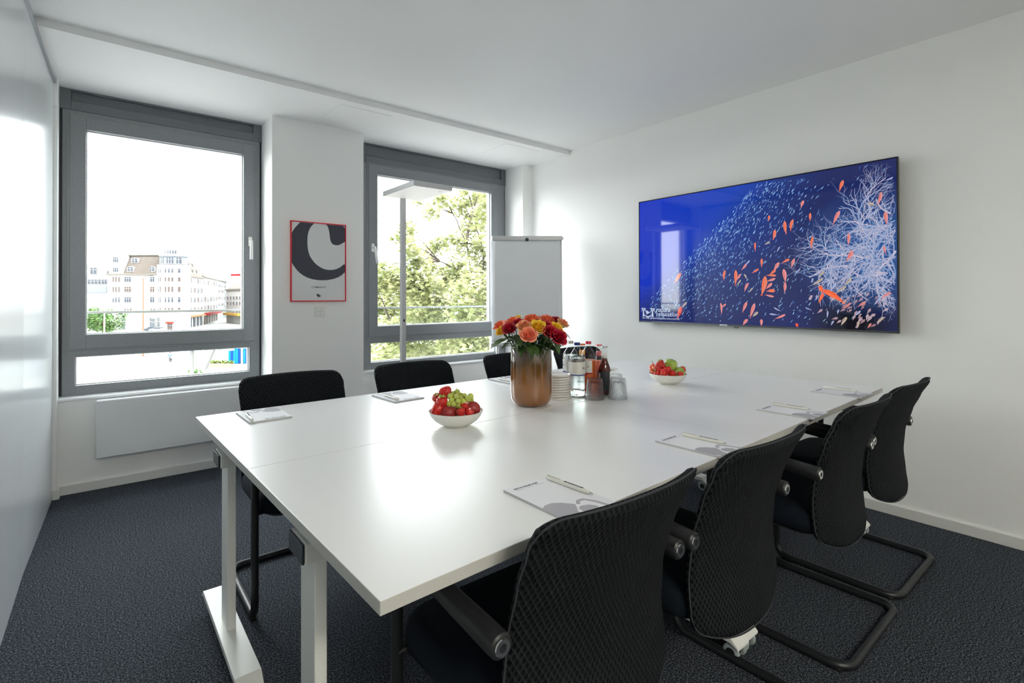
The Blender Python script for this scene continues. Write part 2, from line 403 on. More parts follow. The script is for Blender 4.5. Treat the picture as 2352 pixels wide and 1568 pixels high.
# ------------------------------------------------------------------ windows
def window(k, X0, X1, m, low, hx):
    """m = main glass (x0,x1,z0,z1); low = lower fixed glass; X0..X1 outer frame"""
    Y = YW[k]; zb = .580
    w = bpy.data.objects.new('window_%d' % k, None); COL.objects.link(w)
    struct(w, ['', 'left window with grey frame looking out on the white corner building', 'right window with grey frame full of green tree, behind the floor lamp'][k], 'window')
    ho = m[3] + .115 if k == 1 else 2.342            # underside of the roller box
    # outer frame with transom
    g = G()
    g.box(X0, m[0] - .02, Y, Y + .10, zb, ho); g.box(m[1] + .02, X1, Y, Y + .10, zb, ho)
    g.box(m[0] - .02, m[1] + .02, Y, Y + .10, zb, low[2]); g.box(m[0] - .02, low[0], Y, Y + .10, low[2], low[3]) if low[0] > m[0] - .02 else None
    g.box(m[0] - .02, m[1] + .02, Y, Y + .10, low[3], m[2] - .02)
    g.box(m[0] - .02, m[1] + .02, Y, Y + .10, m[3] + .02, ho)
    fr = G()
    xs0, xs1 = min(low[0], m[0] - .02), max(low[1], m[1] + .02)
    fr.box(X0 + .014, low[0], Y, Y + .10, zb, ho); fr.box(low[1], X1 - .014, Y, Y + .10, zb, ho)
    fr.box(low[0], low[1], Y, Y + .10, zb, low[2]); fr.box(low[0], low[1], Y, Y + .10, low[3], m[2] - .02)
    fr.box(low[0], m[0] - .02, Y, Y + .10, m[2] - .02, ho); fr.box(m[1] + .02, low[1], Y, Y + .10, m[2] - .02, ho)
    fr.box(m[0] - .02, m[1] + .02, Y, Y + .10, m[3] + .02, ho)
    fr.obj('window_frame', m_frame, w, bevel=.002)
    g = G(); g.box(X0, X0 + .014, Y + .012, Y + .10, zb, ZS); g.box(X1 - .014, X1, Y + .012, Y + .10, zb, ZS); g.obj('edge_joint', m_frame_d, w)
    # roller box with a sunk panel
    g = G(); a, b = X0 + .055, X1 - .058; z0, z1 = ho, ZS - .002
    g.box(X0, a, Y - .004, Y + .12, z0, z1); g.box(b, X1, Y - .004, Y + .12, z0, z1)
    g.box(a, b, Y - .004, Y + .12, z0, z0 + .055); g.box(a, b, Y - .004, Y + .12, z1 - .010, z1); g.box(a, b, Y + .016, Y + .12, z0 + .055, z1 - .010)
    g.obj('roller_box', mat('roller_box_grey', S(106, 111, 116), .45), w, bevel=.0015)
    # opening sash: ring with a stepped edge, proud of the frame
    def ring(g, ax0, ax1, az0, az1, bx0, bx1, bz0, bz1, y0, y1):
        g.box(ax0, bx0, y0, y1, az0, az1); g.box(bx1, ax1, y0, y1, az0, az1); g.box(bx0, bx1, y0, y1, az0, bz0); g.box(bx0, bx1, y0, y1, bz1, az1)
    sx0, sx1 = m[0] - .078, m[1] + .072; sz0, sz1 = m[2] - .088, m[3] + .082
    g = G(); ring(g, sx0, sx1, sz0, sz1, m[0], m[1], m[2], m[3], Y - .016, Y + .055); g.obj('sash', m_frame, w, bevel=.0025)
    g = G(); ring(g, sx0 - .014, sx1 + .014, sz0 - .012, sz1 + .012, sx0, sx1, sz0, sz1, Y - .007, Y + .002); g.obj('sash_rim', m_frame, w, bevel=.001)
    for nm, q, yy in (('main', m, Y + .02), ('low', low, Y + .04)):
        g = G(); ring(g, q[0], q[1], q[2], q[3], q[0] + .006, q[1] - .006, q[2] + .006, q[3] - .006, yy - .004, yy + .03); g.obj('glazing_bead', m_seal if nm == 'low' else m_seal, w)
        g = G(); g.box(q[0] + .004, q[1] - .004, yy + .012, yy + .018, q[2] + .004, q[3] - .004); g.obj('pane', m_pane, w)
    # handle
    xh, zh = hx; sgn = 1 if k == 1 else -1
    g = G(); g.box(-.013, .013, -.010, 0, -.035, .035); h = g.obj('window_handle', m_white, w, bevel=.004); h.location = (xh, Y - .016, zh)
    g = G(); g.tube([(0, 0, 0), (0, -.045, 0)], .008)
    g.tube(fillet([(0, -.042, .004), (0, -.048, -.02), (0, -.048, -.135)], .01), .011, radii=None)
    hh = g.obj('lever', m_white, h); hh.rotation_euler = (0, 0 if k == 1 else -.16, 0)
    return w
window(1, -.192, .964, (-.064, .836, .960, 2.260), (-.115, .880, .640, .821), (.880, 1.612))
window(2, 1.70, 3.262, (1.858, 3.070, .945, 2.248), (1.803, 3.145, .636, .800), (1.812, 1.615))
def railing(x0, x1, y, label):
    t = thing('glass_railing', label, 'railing', ((x0 + x1) / 2, y, .58), kind=None)
    w = (x1 - x0) / 2
    g = G(); g.box(-w, w, -.006, .006, .0, .512); g.obj('glass_sheet', m_pane, t)
    g = G(); g.box(-w, w, -.010, .010, .508, .524); g.obj('top_rail', m_alu, t)
railing(-.17, .95, 4.42, 'glass guard rail outside the left window, seen across the white building')
railing(1.71, 3.25, 4.40, 'glass guard rail outside the right window, in front of the green tree')

# ------------------------------------------------------------------ radiator
t = thing('radiator', 'white flat panel radiator under the left window', 'radiator', (.39, 4.095, .21))
g = G(); g.box(-.40, .40, -.045, -.030, 0, .335); g.obj('front_panel', m_rad, t, bevel=.003)
g = G(); g.box(-.40, .40, -.015, .030, .01, .335); g.obj('rear_panel', m_rad, t, bevel=.003)
g = G()
for k in range(4): g.box(-.398, .398, -.043 + k * .020, -.031 + k * .020, .337, .350)
g.box(-.40, -.396, -.044, .032, .02, .350); g.box(.396, .40, -.044, .032, .02, .350)
g.obj('top_grille', m_sill, t)
for x in (-.30, .26):
    g = G(); g.box(x, x + .04, .03, .043, .05, .30); g.obj('wall_bracket', m_rad, t)

# ------------------------------------------------------------------ poster and switch on the pillar
t = thing('framed_poster', 'framed poster with a giant cropped dark letter C and thin red frame', 'poster', (1.087, 3.95, 1.163))
PW, PH = .410, .594
g = G(); d = -.020
g.box(0, .007, d, 0, 0, PH); g.box(PW - .007, PW, d, 0, 0, PH); g.box(.007, PW - .007, d, 0, 0, .007); g.box(.007, PW - .007, d, 0, PH - .007, PH)
g.obj('frame', m_red, t)
g = G(); g.box(.007, PW - .007, -.014, -.002, .007, PH - .007); g.obj('print_sheet', m_poster, t)
CA = [(0.153,0.002),(0.103,0.04),(0.059,0.077),(0.021,0.119),(0.0,0.15),(0.0,0.517),(0.034,0.557),(0.084,0.605),(0.14,0.646),(0.204,0.678),(0.268,0.701),(0.332,0.718),(0.397,0.728),(0.476,0.735),(0.555,0.737),(0.636,0.734),(0.717,0.725),(0.799,0.711),(0.868,0.691),(0.937,0.661),(1.0,0.62),(1.0,0.517),(0.965,0.521),(0.923,0.548),(0.881,0.567),(0.84,0.582),(0.778,0.594),(0.717,0.598),(0.663,0.598),(0.609,0.592),(0.555,0.579),(0.502,0.558),(0.456,0.537),(0.41,0.507),(0.378,0.479),(0.345,0.447),(0.319,0.412),(0.3,0.369),(0.288,0.325),(0.283,0.281),(0.282,0.237),(0.284,0.193),(0.29,0.157),(0.3,0.121),(0.317,0.088),(0.339,0.057),(0.371,0.026),(0.41,0.003)]
CB = [(0.629,0.002),(0.652,0.017),(0.669,0.039),(0.683,0.07),(0.692,0.101),(0.699,0.137),(0.706,0.173),(0.711,0.198),(0.72,0.217),(0.733,0.237),(0.751,0.252),(0.773,0.261),(0.799,0.266),(0.833,0.267),(0.868,0.264),(0.904,0.254),(0.937,0.24),(0.971,0.226),(1.0,0.212),(1.0,0.043),(0.992,0.03),(0.979,0.017),(0.954,0.002)]
iw, ih = PW - .014, PH - .014
from mathutils.geometry import tessellate_polygon
g = G()
for L in (CA, CB):
    V_ = [(.007 + u * iw, -.0146, .007 + (1 - v) * ih) for u, v in L]
    g.add(V_, [tuple(f) for f in tessellate_polygon([[Vector((p[0], p[2], 0)) for p in V_]])])
g.obj('letter', m_navy, t)
MX = Matrix.Rotation(PI / 2, 4, 'X')
text_mesh('COMMUNITY', .0165, m_navy, t, 'lettering', Matrix.Translation((.007 + iw * .496, -.0147, .007 + ih * .163)) @ MX, .0002, 'CENTER', 1.15)
g = G()
cx, cz = .007 + iw * .49, .007 + ih * .062
def disc(g, x, z, r, y, a0=0, a1=2 * PI, n=20, sq=1.0):
    pts = [(x + r * math.cos(a0 + (a1 - a0) * i / n), y, z + sq * r * math.sin(a0 + (a1 - a0) * i / n)) for i in range(n)]
    g.add(pts, [tuple(range(n))])
g.add([(cx - .017, -.0147, cz + .010), (cx - .004, -.0147, cz - .012), (cx + .004, -.0147, cz - .002), (cx + .002, -.0147, cz + .011), (cx - .008, -.0147, cz + .014)], [(0, 1, 2, 3, 4)])
disc(g, cx + .006, cz - .002, .006, -.0147)
pts = [(cx + .006 + .012 * math.cos(a), -.0147, cz - .002 + .012 * math.sin(a)) for a in [i * PI / 12 for i in range(25)]] + [(cx + .006 + .010 * math.cos(a), -.0147, cz - .002 + .010 * math.sin(a)) for a in [i * PI / 12 for i in range(25)]]
g.add(pts, [(i, i + 1, 25 + i + 1, 25 + i) for i in range(24)])
g.obj('emblem', m_navy, t)
t = thing('light_switch', 'white square double light switch on the pillar under the poster', 'switch', (1.261, 3.95, 1.046))
g = G(); g.box(0, .080, -.009, 0, 0, .080); g.obj('surround', m_switch, t, bevel=.002)
for x0 in (.0125, .0405):
    g = G(); g.box(x0, x0 + .027, -.013, -.008, .013, .067); r_ = g.obj('rocker', m_switch, t, bevel=.0015)
    g = G(); g.box(x0 + .012, x0 + .015, -.0134, -.0129, .038, .042); g.obj('mark', m_ink, r_)

# ------------------------------------------------------------------ television
TX, TY0, TY1, TZ0, TZ1 = 3.306, .830, 2.519, .9955, 1.940
t = thing('television', 'large wall-mounted flat television showing a coral reef with orange fish', 'television', (TX, TY1, TZ1))
# local frame: x into the wall, y = -(distance from the left edge), z = -(distance from the top edge)
TW, TH = TY1 - TY0, TZ1 - TZ0
g = G(); g.box(.002, .030, -TW + .002, -.002, -TH + .002, -.002); g.obj('case', m_black_gloss, t, bevel=.002)
g = G(); g.box(.030, XR - TX, -TW * .72, -TW * .28, -TH * .75, -TH * .25); g.obj('wall_mount', m_black, t)
g = G(); e_ = .007
g.box(-.003, .01, -TW, 0, -e_, 0); g.box(-.003, .01, -e_, 0, -TH, -e_); g.box(-.003, .01, -TW, -TW + e_, -TH, -e_)
g.obj('bezel', m_black_gloss, t, bevel=.001)
g = G(); g.box(-.004, .01, -TW, 0, -TH, -TH + .011); g.obj('lower_bezel', mat('grey_metal_strip', (.12, .125, .13, 1), .25, .8), t)
g = G(); g.box(-.005, -.003, -TW * .40 - .055, -TW * .40, -TH + .002, -TH + .009); g.obj('maker_plate', m_alu, t)
g = G(); g.tube([(-.001, -TW * .47 + .016 * math.cos(a), -TH - .002 - .008 * math.sin(a)) for a in [PI * i / 10 for i in range(11)]], .002, 6); g.obj('sensor_loop', m_black, t)
NX, NZ = 96, 54
g = G()
vs_ = [(0, -e_ - (TW - 2 * e_) * i / NX, -e_ - (TH - .018) * j / NZ) for j in range(NZ + 1) for i in range(NX + 1)]
g.add(vs_, [(j * (NX + 1) + i, j * (NX + 1) + i + 1, (j + 1) * (NX + 1) + i + 1, (j + 1) * (NX + 1) + i) for j in range(NZ) for i in range(NX)])
me = g.mesh('screen', m_screen)
def mixc(a, b, k): k = max(0, min(1, k)); return tuple(a[i] * (1 - k) + b[i] * k for i in range(3)) + (1,)
def seacol(co):
    s, q = -co.y, -co.z
    open_ = S(22, 52, 190); open2 = S(10, 60, 176); deep = S(22, 34, 92); bottom = S(30, 38, 82); black = S(14, 14, 26)
    c = mixc(open_, open2, s / .8)
    edge = (s - .946) / -.683 * .62 - q            # left of the shoal: open water
    c2 = mixc(S(14, 62, 160), deep, (s - .55) / .8 + q * .5)
    c2 = mixc(c2, bottom, (q - .35) * 1.6)
    c = mixc(c, c2, (-edge + .12) * 4)
    c = mixc(c, S(18, 30, 100), (q - .62) * 2)
    dd = math.hypot((s - 1.48) / .22, (q - .90) / .16); c = mixc(black, c, dd - .35)
    dd = math.hypot((s - 1.56) / .36, (q - .50) / .34); c = mixc(S(38, 84, 150), c, dd - .1)
    return c
colour_print(me, seacol)
scr = link('screen', me, t)
rnd = random.Random(5)
def picture(name, polys):      # flat print in the screen: list of (points (s,q), colour, layer)
    g = G(); cols = []
    for pts, c, lay in polys:
        g.add([(-.0006 - lay * .00025, -a, -b) for a, b in pts], [tuple(range(len(pts)))]); cols.append(c)
    me = g.mesh(name, m_screen); colour_print(me, cols); return link(name, me, scr)
def ok(a, b): return .012 < a < TW - .012 and .012 < b < TH - .016
# shoal of tiny bright streaks
P_ = []
n_ = 0
while n_ < 1500:
    a, b = rnd.uniform(.1, 1.66), rnd.uniform(.0, .92)
    edge = (a - .946) / -.683 * .62 - b
    if edge > 0: continue
    dens = math.exp(edge * 3.2) if edge > -.9 else .05
    if a > 1.25: dens *= .25
    if rnd.random() > dens + .04: continue
    L = rnd.uniform(.010, .030); w = rnd.uniform(.0012, .0026); an = math.radians(rnd.gauss(57, 9))
    dx, dy = math.cos(an) * L, -math.sin(an) * L
    if not (ok(a, b) and ok(a + dx, b + dy)): continue
    nx, ny = -dy / L * w, dx / L * w
    k = rnd.random(); c = mixc(S(60, 112, 196), S(180, 222, 240), k ** 1.2)
    P_.append(([(a, b), (a + dx * .5 + nx, b + dy * .5 + ny), (a + dx, b + dy), (a + dx * .5 - nx, b + dy * .5 - ny)], c, 0)); n_ += 1
picture('shoal_picture', P_)
# coral: branching ribbons
P_ = []
def branch(a, b, an, L, w, dep):
    n = max(3, int(L / .02)); c = mixc(S(96, 136, 186), S(200, 190, 206), rnd.random() * .9 + (.1 if dep > 1 else 0))
    for i in range(n):
        an += rnd.gauss(0, .22); st = L / n; a2, b2 = a + math.cos(an) * st, b + math.sin(an) * st
        if not (ok(a, b) and ok(a2, b2)): return
        ww = w * (1 - .5 * i / n); nx, ny = -math.sin(an) * ww, math.cos(an) * ww
        P_.append(([(a - nx, b - ny), (a2 - nx * .9, b2 - ny * .9), (a2 + nx * .9, b2 + ny * .9), (a + nx, b + ny)], c, 1))
        if dep and rnd.random() < .42: branch(a2, b2, an + rnd.choice((-1, 1)) * rnd.uniform(.4, 1.0), L * rnd.uniform(.4, .7), ww * .7, dep - 1)
        if rnd.random() < .5:       # small knobs
            k = ww * 1.0; P_.append(([(a2 - k, b2), (a2, b2 - k), (a2 + k, b2), (a2, b2 + k)], c, 1))
        a, b = a2, b2
for i in range(40):
    an = rnd.uniform(PI * .35, PI * 1.75)
    branch(1.58 + rnd.gauss(0, .05), .50 + rnd.gauss(0, .07), an, rnd.uniform(.14, .30), rnd.uniform(.003, .006), 3)
for i in range(16): branch(1.64 + rnd.gauss(0, .01), rnd.uniform(.3, .7), rnd.uniform(PI * .8, PI * 1.2), rnd.uniform(.06, .16), .0045, 2)
picture('coral_picture', P_)
FISH = [(1.429,0.08,1.409,0.141,0.019,'o'),(1.613,0.178,1.595,0.25,0.016,'p'),(1.631,0.286,1.637,0.357,0.02,'p'),(1.217,0.166,1.202,0.208,0.018,'p'),(1.012,0.23,1.006,0.268,0.014,'o'),(1.411,0.253,1.376,0.329,0.021,'p'),(1.253,0.246,1.252,0.295,0.014,'o'),(1.106,0.277,1.115,0.36,0.021,'o'),(1.155,0.272,1.141,0.343,0.019,'o'),(1.046,0.325,1.035,0.39,0.02,'o'),(0.922,0.393,0.923,0.454,0.013,'o'),(1.269,0.386,1.259,0.462,0.015,'o'),(1.455,0.386,1.452,0.457,0.016,'p'),(1.476,0.487,1.444,0.545,0.024,'p'),(0.963,0.501,0.962,0.557,0.016,'o'),(1.136,0.516,1.087,0.538,0.014,'o'),(1.162,0.514,1.144,0.57,0.018,'p'),(1.072,0.531,1.037,0.589,0.02,'p'),(0.945,0.567,0.899,0.593,0.013,'o'),(0.865,0.528,0.829,0.57,0.015,'p'),(0.715,0.566,0.705,0.636,0.018,'o'),(0.79,0.568,0.786,0.674,0.023,'o'),(0.823,0.596,0.795,0.637,0.015,'p'),(0.375,0.572,0.318,0.649,0.027,'o'),(1.052,0.577,1.013,0.607,0.017,'o'),(1.055,0.615,0.992,0.611,0.014,'o'),(0.985,0.614,0.96,0.742,0.033,'o'),(1.049,0.632,0.994,0.649,0.016,'p'),(1.028,0.661,0.991,0.697,0.019,'p'),(1.098,0.574,1.109,0.662,0.024,'p'),(1.106,0.658,1.103,0.724,0.018,'p'),(0.875,0.656,0.849,0.714,0.018,'p'),(1.047,0.711,0.992,0.713,0.021,'o'),(1.04,0.747,0.982,0.734,0.013,'p'),(0.682,0.788,0.687,0.869,0.015,'p'),(0.721,0.795,0.686,0.822,0.012,'p'),(0.865,0.78,0.835,0.852,0.02,'p'),(0.917,0.788,0.885,0.889,0.023,'p'),(0.376,0.817,0.341,0.91,0.033,'r'),(1.109,0.857,1.044,0.887,0.014,'p'),(0.938,0.845,0.901,0.878,0.018,'y'),(0.87,0.894,0.838,0.935,0.021,'p'),(0.96,0.891,0.959,0.936,0.019,'p'),(1.172,0.908,1.178,0.935,0.018,'r'),(1.303,0.681,1.318,0.726,0.022,'b'),(1.316,0.707,1.436,0.79,0.031,'b'),(1.324,0.726,1.298,0.785,0.018,'b'),(1.656,0.726,1.61,0.756,0.013,'p'),(1.624,0.471,1.633,0.519,0.011,'p'),(1.327,0.597,1.293,0.637,0.013,'y'),(1.32,0.641,1.265,0.68,0.015,'y'),(1.353,0.646,1.343,0.697,0.012,'w'),(1.389,0.669,1.359,0.712,0.015,'w'),(1.468,0.642,1.43,0.684,0.015,'y'),(1.443,0.688,1.391,0.73,0.015,'y'),(1.54,0.773,1.497,0.805,0.012,'p'),(1.467,0.781,1.426,0.82,0.011,'p'),(1.512,0.826,1.485,0.855,0.012,'w'),(1.444,0.863,1.415,0.914,0.017,'y'),(1.5,0.886,1.496,0.925,0.013,'y'),(1.621,0.858,1.586,0.893,0.013,'y'),(1.345,0.829,1.341,0.873,0.009,'w'),(1.403,0.82,1.397,0.849,0.008,'w'),(1.563,0.894,1.545,0.923,0.01,'p'),(1.377,0.886,1.363,0.916,0.009,'w'),(1.592,0.284,1.536,0.308,0.01,'w'),(1.56,0.19,1.521,0.226,0.008,'w'),(1.667,0.107,1.633,0.117,0.008,'w'),(1.551,0.23,1.586,0.246,0.015,'y'),(1.655,0.265,1.632,0.276,0.007,'w'),(1.016,0.399,0.98,0.414,0.011,'y'),(1.196,0.58,1.164,0.602,0.009,'w'),(1.077,0.434,1.057,0.468,0.008,'w'),(0.886,0.509,0.848,0.548,0.01,'w'),(0.847,0.597,0.867,0.635,0.01,'y'),(0.904,0.689,0.879,0.721,0.01,'y'),(1.038,0.814,1.083,0.837,0.008,'w'),(1.01,0.856,1.064,0.861,0.01,'w'),(1.222,0.812,1.264,0.83,0.006,'w'),(1.25,0.759,1.257,0.766,0.012,'w'),(0.825,0.634,0.795,0.67,0.01,'y'),(0.346,0.78,0.322,0.827,0.012,'w'),(0.423,0.785,0.381,0.831,0.014,'y'),(1.266,0.636,1.258,0.665,0.01,'w'),(1.289,0.737,1.281,0.77,0.01,'w'),(1.616,0.742,1.575,0.797,0.01,'w')]
FC = {'o': (S(226, 122, 92), S(232, 100, 66)), 'p': (S(222, 140, 138), S(206, 112, 104)), 'r': (S(214, 70, 66), S(226, 110, 60)), 'b': (S(240, 96, 58), S(250, 118, 66)),
      'y': (S(196, 178, 150), S(120, 116, 150)), 'w': (S(176, 184, 214), S(96, 116, 176))}
P_ = []
for x0, y0, x1, y1, w, c in FISH:
    c0, c1 = FC[c]; d = Vector((x1 - x0, y1 - y0)); L = d.length; d /= L; n = Vector((-d.y, d.x)); bend = rnd.uniform(-.06, .06) * L
    def pt(k, q): return (x0 + d.x * L * k + n.x * (q * w / 2 + bend * math.sin(PI * k)), y0 + d.y * L * k + n.y * (q * w / 2 + bend * math.sin(PI * k)))
    top = [(0, 0), (.08, .55), (.22, .95), (.42, 1), (.62, .75), (.80, .38), (.88, .22)]
    body = [pt(k, q) for k, q in top] + [pt(k, -q) for k, q in reversed(top[1:])]
    P_.append((body, c0, 2)); P_.append(([pt(.12, .2), pt(.3, .75), pt(.6, .5), pt(.8, .2), pt(.6, .05), pt(.3, .1)], c1, 3))
    P_.append(([pt(.86, 0), pt(1.0, .55), pt(.96, 0), pt(1.0, -.55)], c1, 2))
for i in range(60):             # small pale fish over the dark rock at the lower right
    a, b = rnd.gauss(1.50, .09), rnd.uniform(.72, .92); L = rnd.uniform(.015, .045); an = math.radians(rnd.gauss(130, 14)); w = L * .2
    dx, dy = math.cos(an), math.sin(an)
    if ok(a, b) and ok(a + dx * L, b + dy * L):
        P_.append(([(a, b), (a + dx * L * .3 - dy * w, b + dy * L * .3 + dx * w), (a + dx * L, b + dy * L), (a + dx * L * .3 + dy * w, b + dy * L * .3 - dx * w)],
                   mixc(S(150, 110, 120), S(190, 170, 180), rnd.random()), 1))
picture('fish_picture', P_)
# on-screen lettering with two palms, a play mark and a hammock
W_ = S(196, 208, 228); P_ = []
for pcx, lean in ((.042, .004), (.126, -.004)):
    P_.append(([(pcx - .007, .900), (pcx - .004, .850), (pcx + .003, .850), (pcx + .009, .900)], W_, 4))
    for an, L in ((-150, .028), (-115, .022), (-60, .022), (-28, .028), (160, .026), (20, .026)):
        q = math.radians(an); ex, ey = pcx + L * math.cos(q), .846 + L * .8 * math.sin(q) + (.008 if an in (160, 20) else .0)
        P_.append(([(pcx, .848), ((pcx + ex) / 2 + .003, (.846 + ey) / 2 - .008), (ex, ey + .006), ((pcx + ex) / 2, (.846 + ey) / 2 + .002)], W_, 4))
P_.append(([(.068, .850), (.102, .868), (.068, .884)], W_, 4))
hm = [(.050 + .068 * i / 8, .884 + .012 * math.sin(PI * i / 8)) for i in range(9)] + [(.118 - .068 * i / 8, .888 + .018 * math.sin(PI * i / 8)) for i in range(9)]
P_.append((hm, W_, 4))
picture('palm_logo', P_)
m_lett = mat('screen_lettering', (0, 0, 0, 1), .1); m_lett.node_tree.nodes['Principled BSDF'].inputs['Emission Color'].default_value = W_
m_lett.node_tree.nodes['Principled BSDF'].inputs['Emission Strength'].default_value = 1.0
MT = Matrix(((0, 0, -1, 0), (-1, 0, 0, 0), (0, 1, 0, 0), (0, 0, 0, 1)))      # text x -> -y, text y -> z, faces -x
for s_, a, b, sz in (('nature', .160, .860, .048), ('relaxation', .160, .893, .048), ('TRY FREE @ NATURERELAXATION.COM/TRY', .030, .917, .0165)):
    text_mesh(s_, sz, m_lett, scr, 'lettering', Matrix.Translation((-.0018, -a, -b)) @ MT, 0, 'LEFT', 1.0)
# ================================================================== DESKS (four pushed together)
def desk(corners, legs, label):
    """corners ccw (near left, near right, far right, far left) of the top; legs: list of (x0, y_front, outer_side)"""
    cx = sum(c[0] for c in corners) / 4; cy = sum(c[1] for c in corners) / 4
    t = thing('desk', label, 'table', (cx, cy, 0), 0, 'white desks pushed together into one meeting table')
    P = [(x - cx, y - cy) for x, y in corners]; P = [(x * (1 - .0006), y * (1 - .0009)) for x, y in P]
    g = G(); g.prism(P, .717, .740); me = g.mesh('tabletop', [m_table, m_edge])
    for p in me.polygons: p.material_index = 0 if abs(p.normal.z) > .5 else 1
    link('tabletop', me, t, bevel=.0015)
    (xl, yl), (xr, yr) = legs
    g = G(); g.prism([(xl + .03 - cx, yl - cy), (xr - .003 - cx, yr - cy), (xr - .003 - cx, yr + .095 - cy), (xl + .03 - cx, yl + .095 - cy)], .632, .668)
    g.obj('cross_beam', m_legw, t, bevel=.003)
    for (x, y), sg in (((xl, yl), -1), ((xr, yr), 1)):
        px, py = x - cx, y - cy
        g = G(); g.box(px, px + .027, py, py + .098, .075, .630); g.obj('leg_column', m_legw, t, bevel=.003)
        a, b = (px - .020, px + .06) if sg < 0 else (px - .03, px + .044)
        g = G(); g.box(a, b, py - .001, py + .100, .627, .672); hd = g.obj('beam_head', m_legw, t, bevel=.003)
        e = (a - .006, a - .001) if sg < 0 else (b + .001, b + .006)
        g = G(); g.box(e[0], e[1], py, py + .099, .628, .671); g.obj('end_cap', m_cap, hd, bevel=.002)
        g = G(); g.box(px, px + .03, py - .22, py + .30, .672, .7165); g.obj('top_bracket', m_cap, t)
        # foot: long flat plate with sloping tips, castor under its near end
        fx0, fx1 = px - .025, px + .048; f0, f1 = py - (.315 if y < 1.5 else .285), py + .355
        g = G(); z = .082
        pr = [(f0, z - .034), (f0 + .001, z - .026), (f0 + .030, z), (f1 - .030, z), (f1 - .001, z - .026), (f1, z - .034), (f1 - .03, z - .020), (f0 + .03, z - .020)]
        g.add([(fx0, q, w) for q, w in pr] + [(fx1, q, w) for q, w in pr], [tuple(range(7, -1, -1)), tuple(range(8, 16))] + [(i, (i + 1) % 8, 8 + (i + 1) % 8, 8 + i) for i in range(8)])
        g.obj('foot', m_legw, t, bevel=.002)
        for fy in (f0 + .035,):
            xm = (fx0 + fx1) / 2; g = G()
            g.box(xm - .014, xm + .014, fy - .022, fy + .020, .020, .052); cs = g.obj('castor', m_black, t, bevel=.006)
            for s in (-1, 1):
                g = G(); w = []
                prof = [(.0275, -.006), (.0275, .006)]
                ring = [(.012, -.0075), (.024, -.0075), (.0275, -.004), (.0275, .004), (.024, .0075), (.012, .0075)]
                g.lathe(ring, n=24); o = g.obj('wheel', m_tyre, cs, sharp=50)
                o.matrix_local = Matrix.Translation((xm + s * .0225, fy - .004, .0275)) @ Matrix.Rotation(PI / 2, 4, 'Y')
                g = G(); g.lathe([(.0155, -.0082), (.0155, .0082)], n=20); o = g.obj('hub', m_black, cs)
                o.matrix_local = Matrix.Translation((xm + s * .0225, fy - .004, .0275)) @ Matrix.Rotation(PI / 2, 4, 'Y')
        for fy in (f1 - .04,):
            g = G(); g.lathe([(.016, 0), (.018, .006), (.012, .012), (.006, .014), (.006, .052)], (fx0 + fx1) / 2, fy, 0, 16); g.obj('glide', m_black, t)
    return t
NL, NM, NR = (.327, .724), (1.645, .776), (3.031, .829)
ML, MM, MR = (.307, 1.505), (1.633, 1.546), (2.982, 1.606)
FL, FM, FR = (.287, 2.286), (1.621, 2.312), (2.930, 2.362)
desk((NL, NM, MM, ML), ((.360, 1.125), (1.628, 1.150)), 'white desk nearest the camera, front left quarter of the meeting table')
desk((ML, MM, FM, FL), ((.334, 1.935), (1.612, 1.955)), 'white desk nearest the radiator, rear left quarter of the meeting table')
desk((NM, NR, MR, MM), ((1.700, 1.155), (2.950, 1.190)), 'white desk forming the front right quarter of the meeting table')
desk((MM, MR, FR, FM), ((1.686, 1.960), (2.905, 1.985)), 'white desk in the rear right quarter of the meeting table, below the flip chart')

# ================================================================== CHAIRS
def lerp_tab(tab, z):
    if z <= tab[0][0]: return tab[0][1]
    for (a, b), (c, d) in zip(tab[:-1], tab[1:]):
        if z <= c:
            k = (z - a) / (c - a); k = k * k * (3 - 2 * k) * .4 + k * .6; return b + (d - b) * k
    return tab[-1][1]
BY = [(.33, .100), (.40, .110), (.50, .119), (.60, .111), (.70, .082), (.77, .052), (.835, .018)]
def back_point(s, zf):
    """s -1..1 across, zf 0..1 up"""
    hw = .232; x = s * hw; ax = abs(x)
    r = .045; top = .832 + .006 * (1 - s * s)
    if ax > hw - r: top -= r - math.sqrt(max(0, r * r - (ax - hw + r) ** 2))
    r2 = .032; bot = .325 + .052 * abs(s) ** 2.4
    if ax > hw - r2: bot += r2 - math.sqrt(max(0, r2 * r2 - (ax - hw + r2) ** 2))
    z = bot + (top - bot) * zf
    hwz = 1 - .025 * math.sin(PI * min(1, max(0, (z - .45) / .38))) if z > .45 else 1
    y = lerp_tab(BY, z) - .042 * (1 - abs(s) ** 2.2)
    return Vector((x * hwz, y, z))
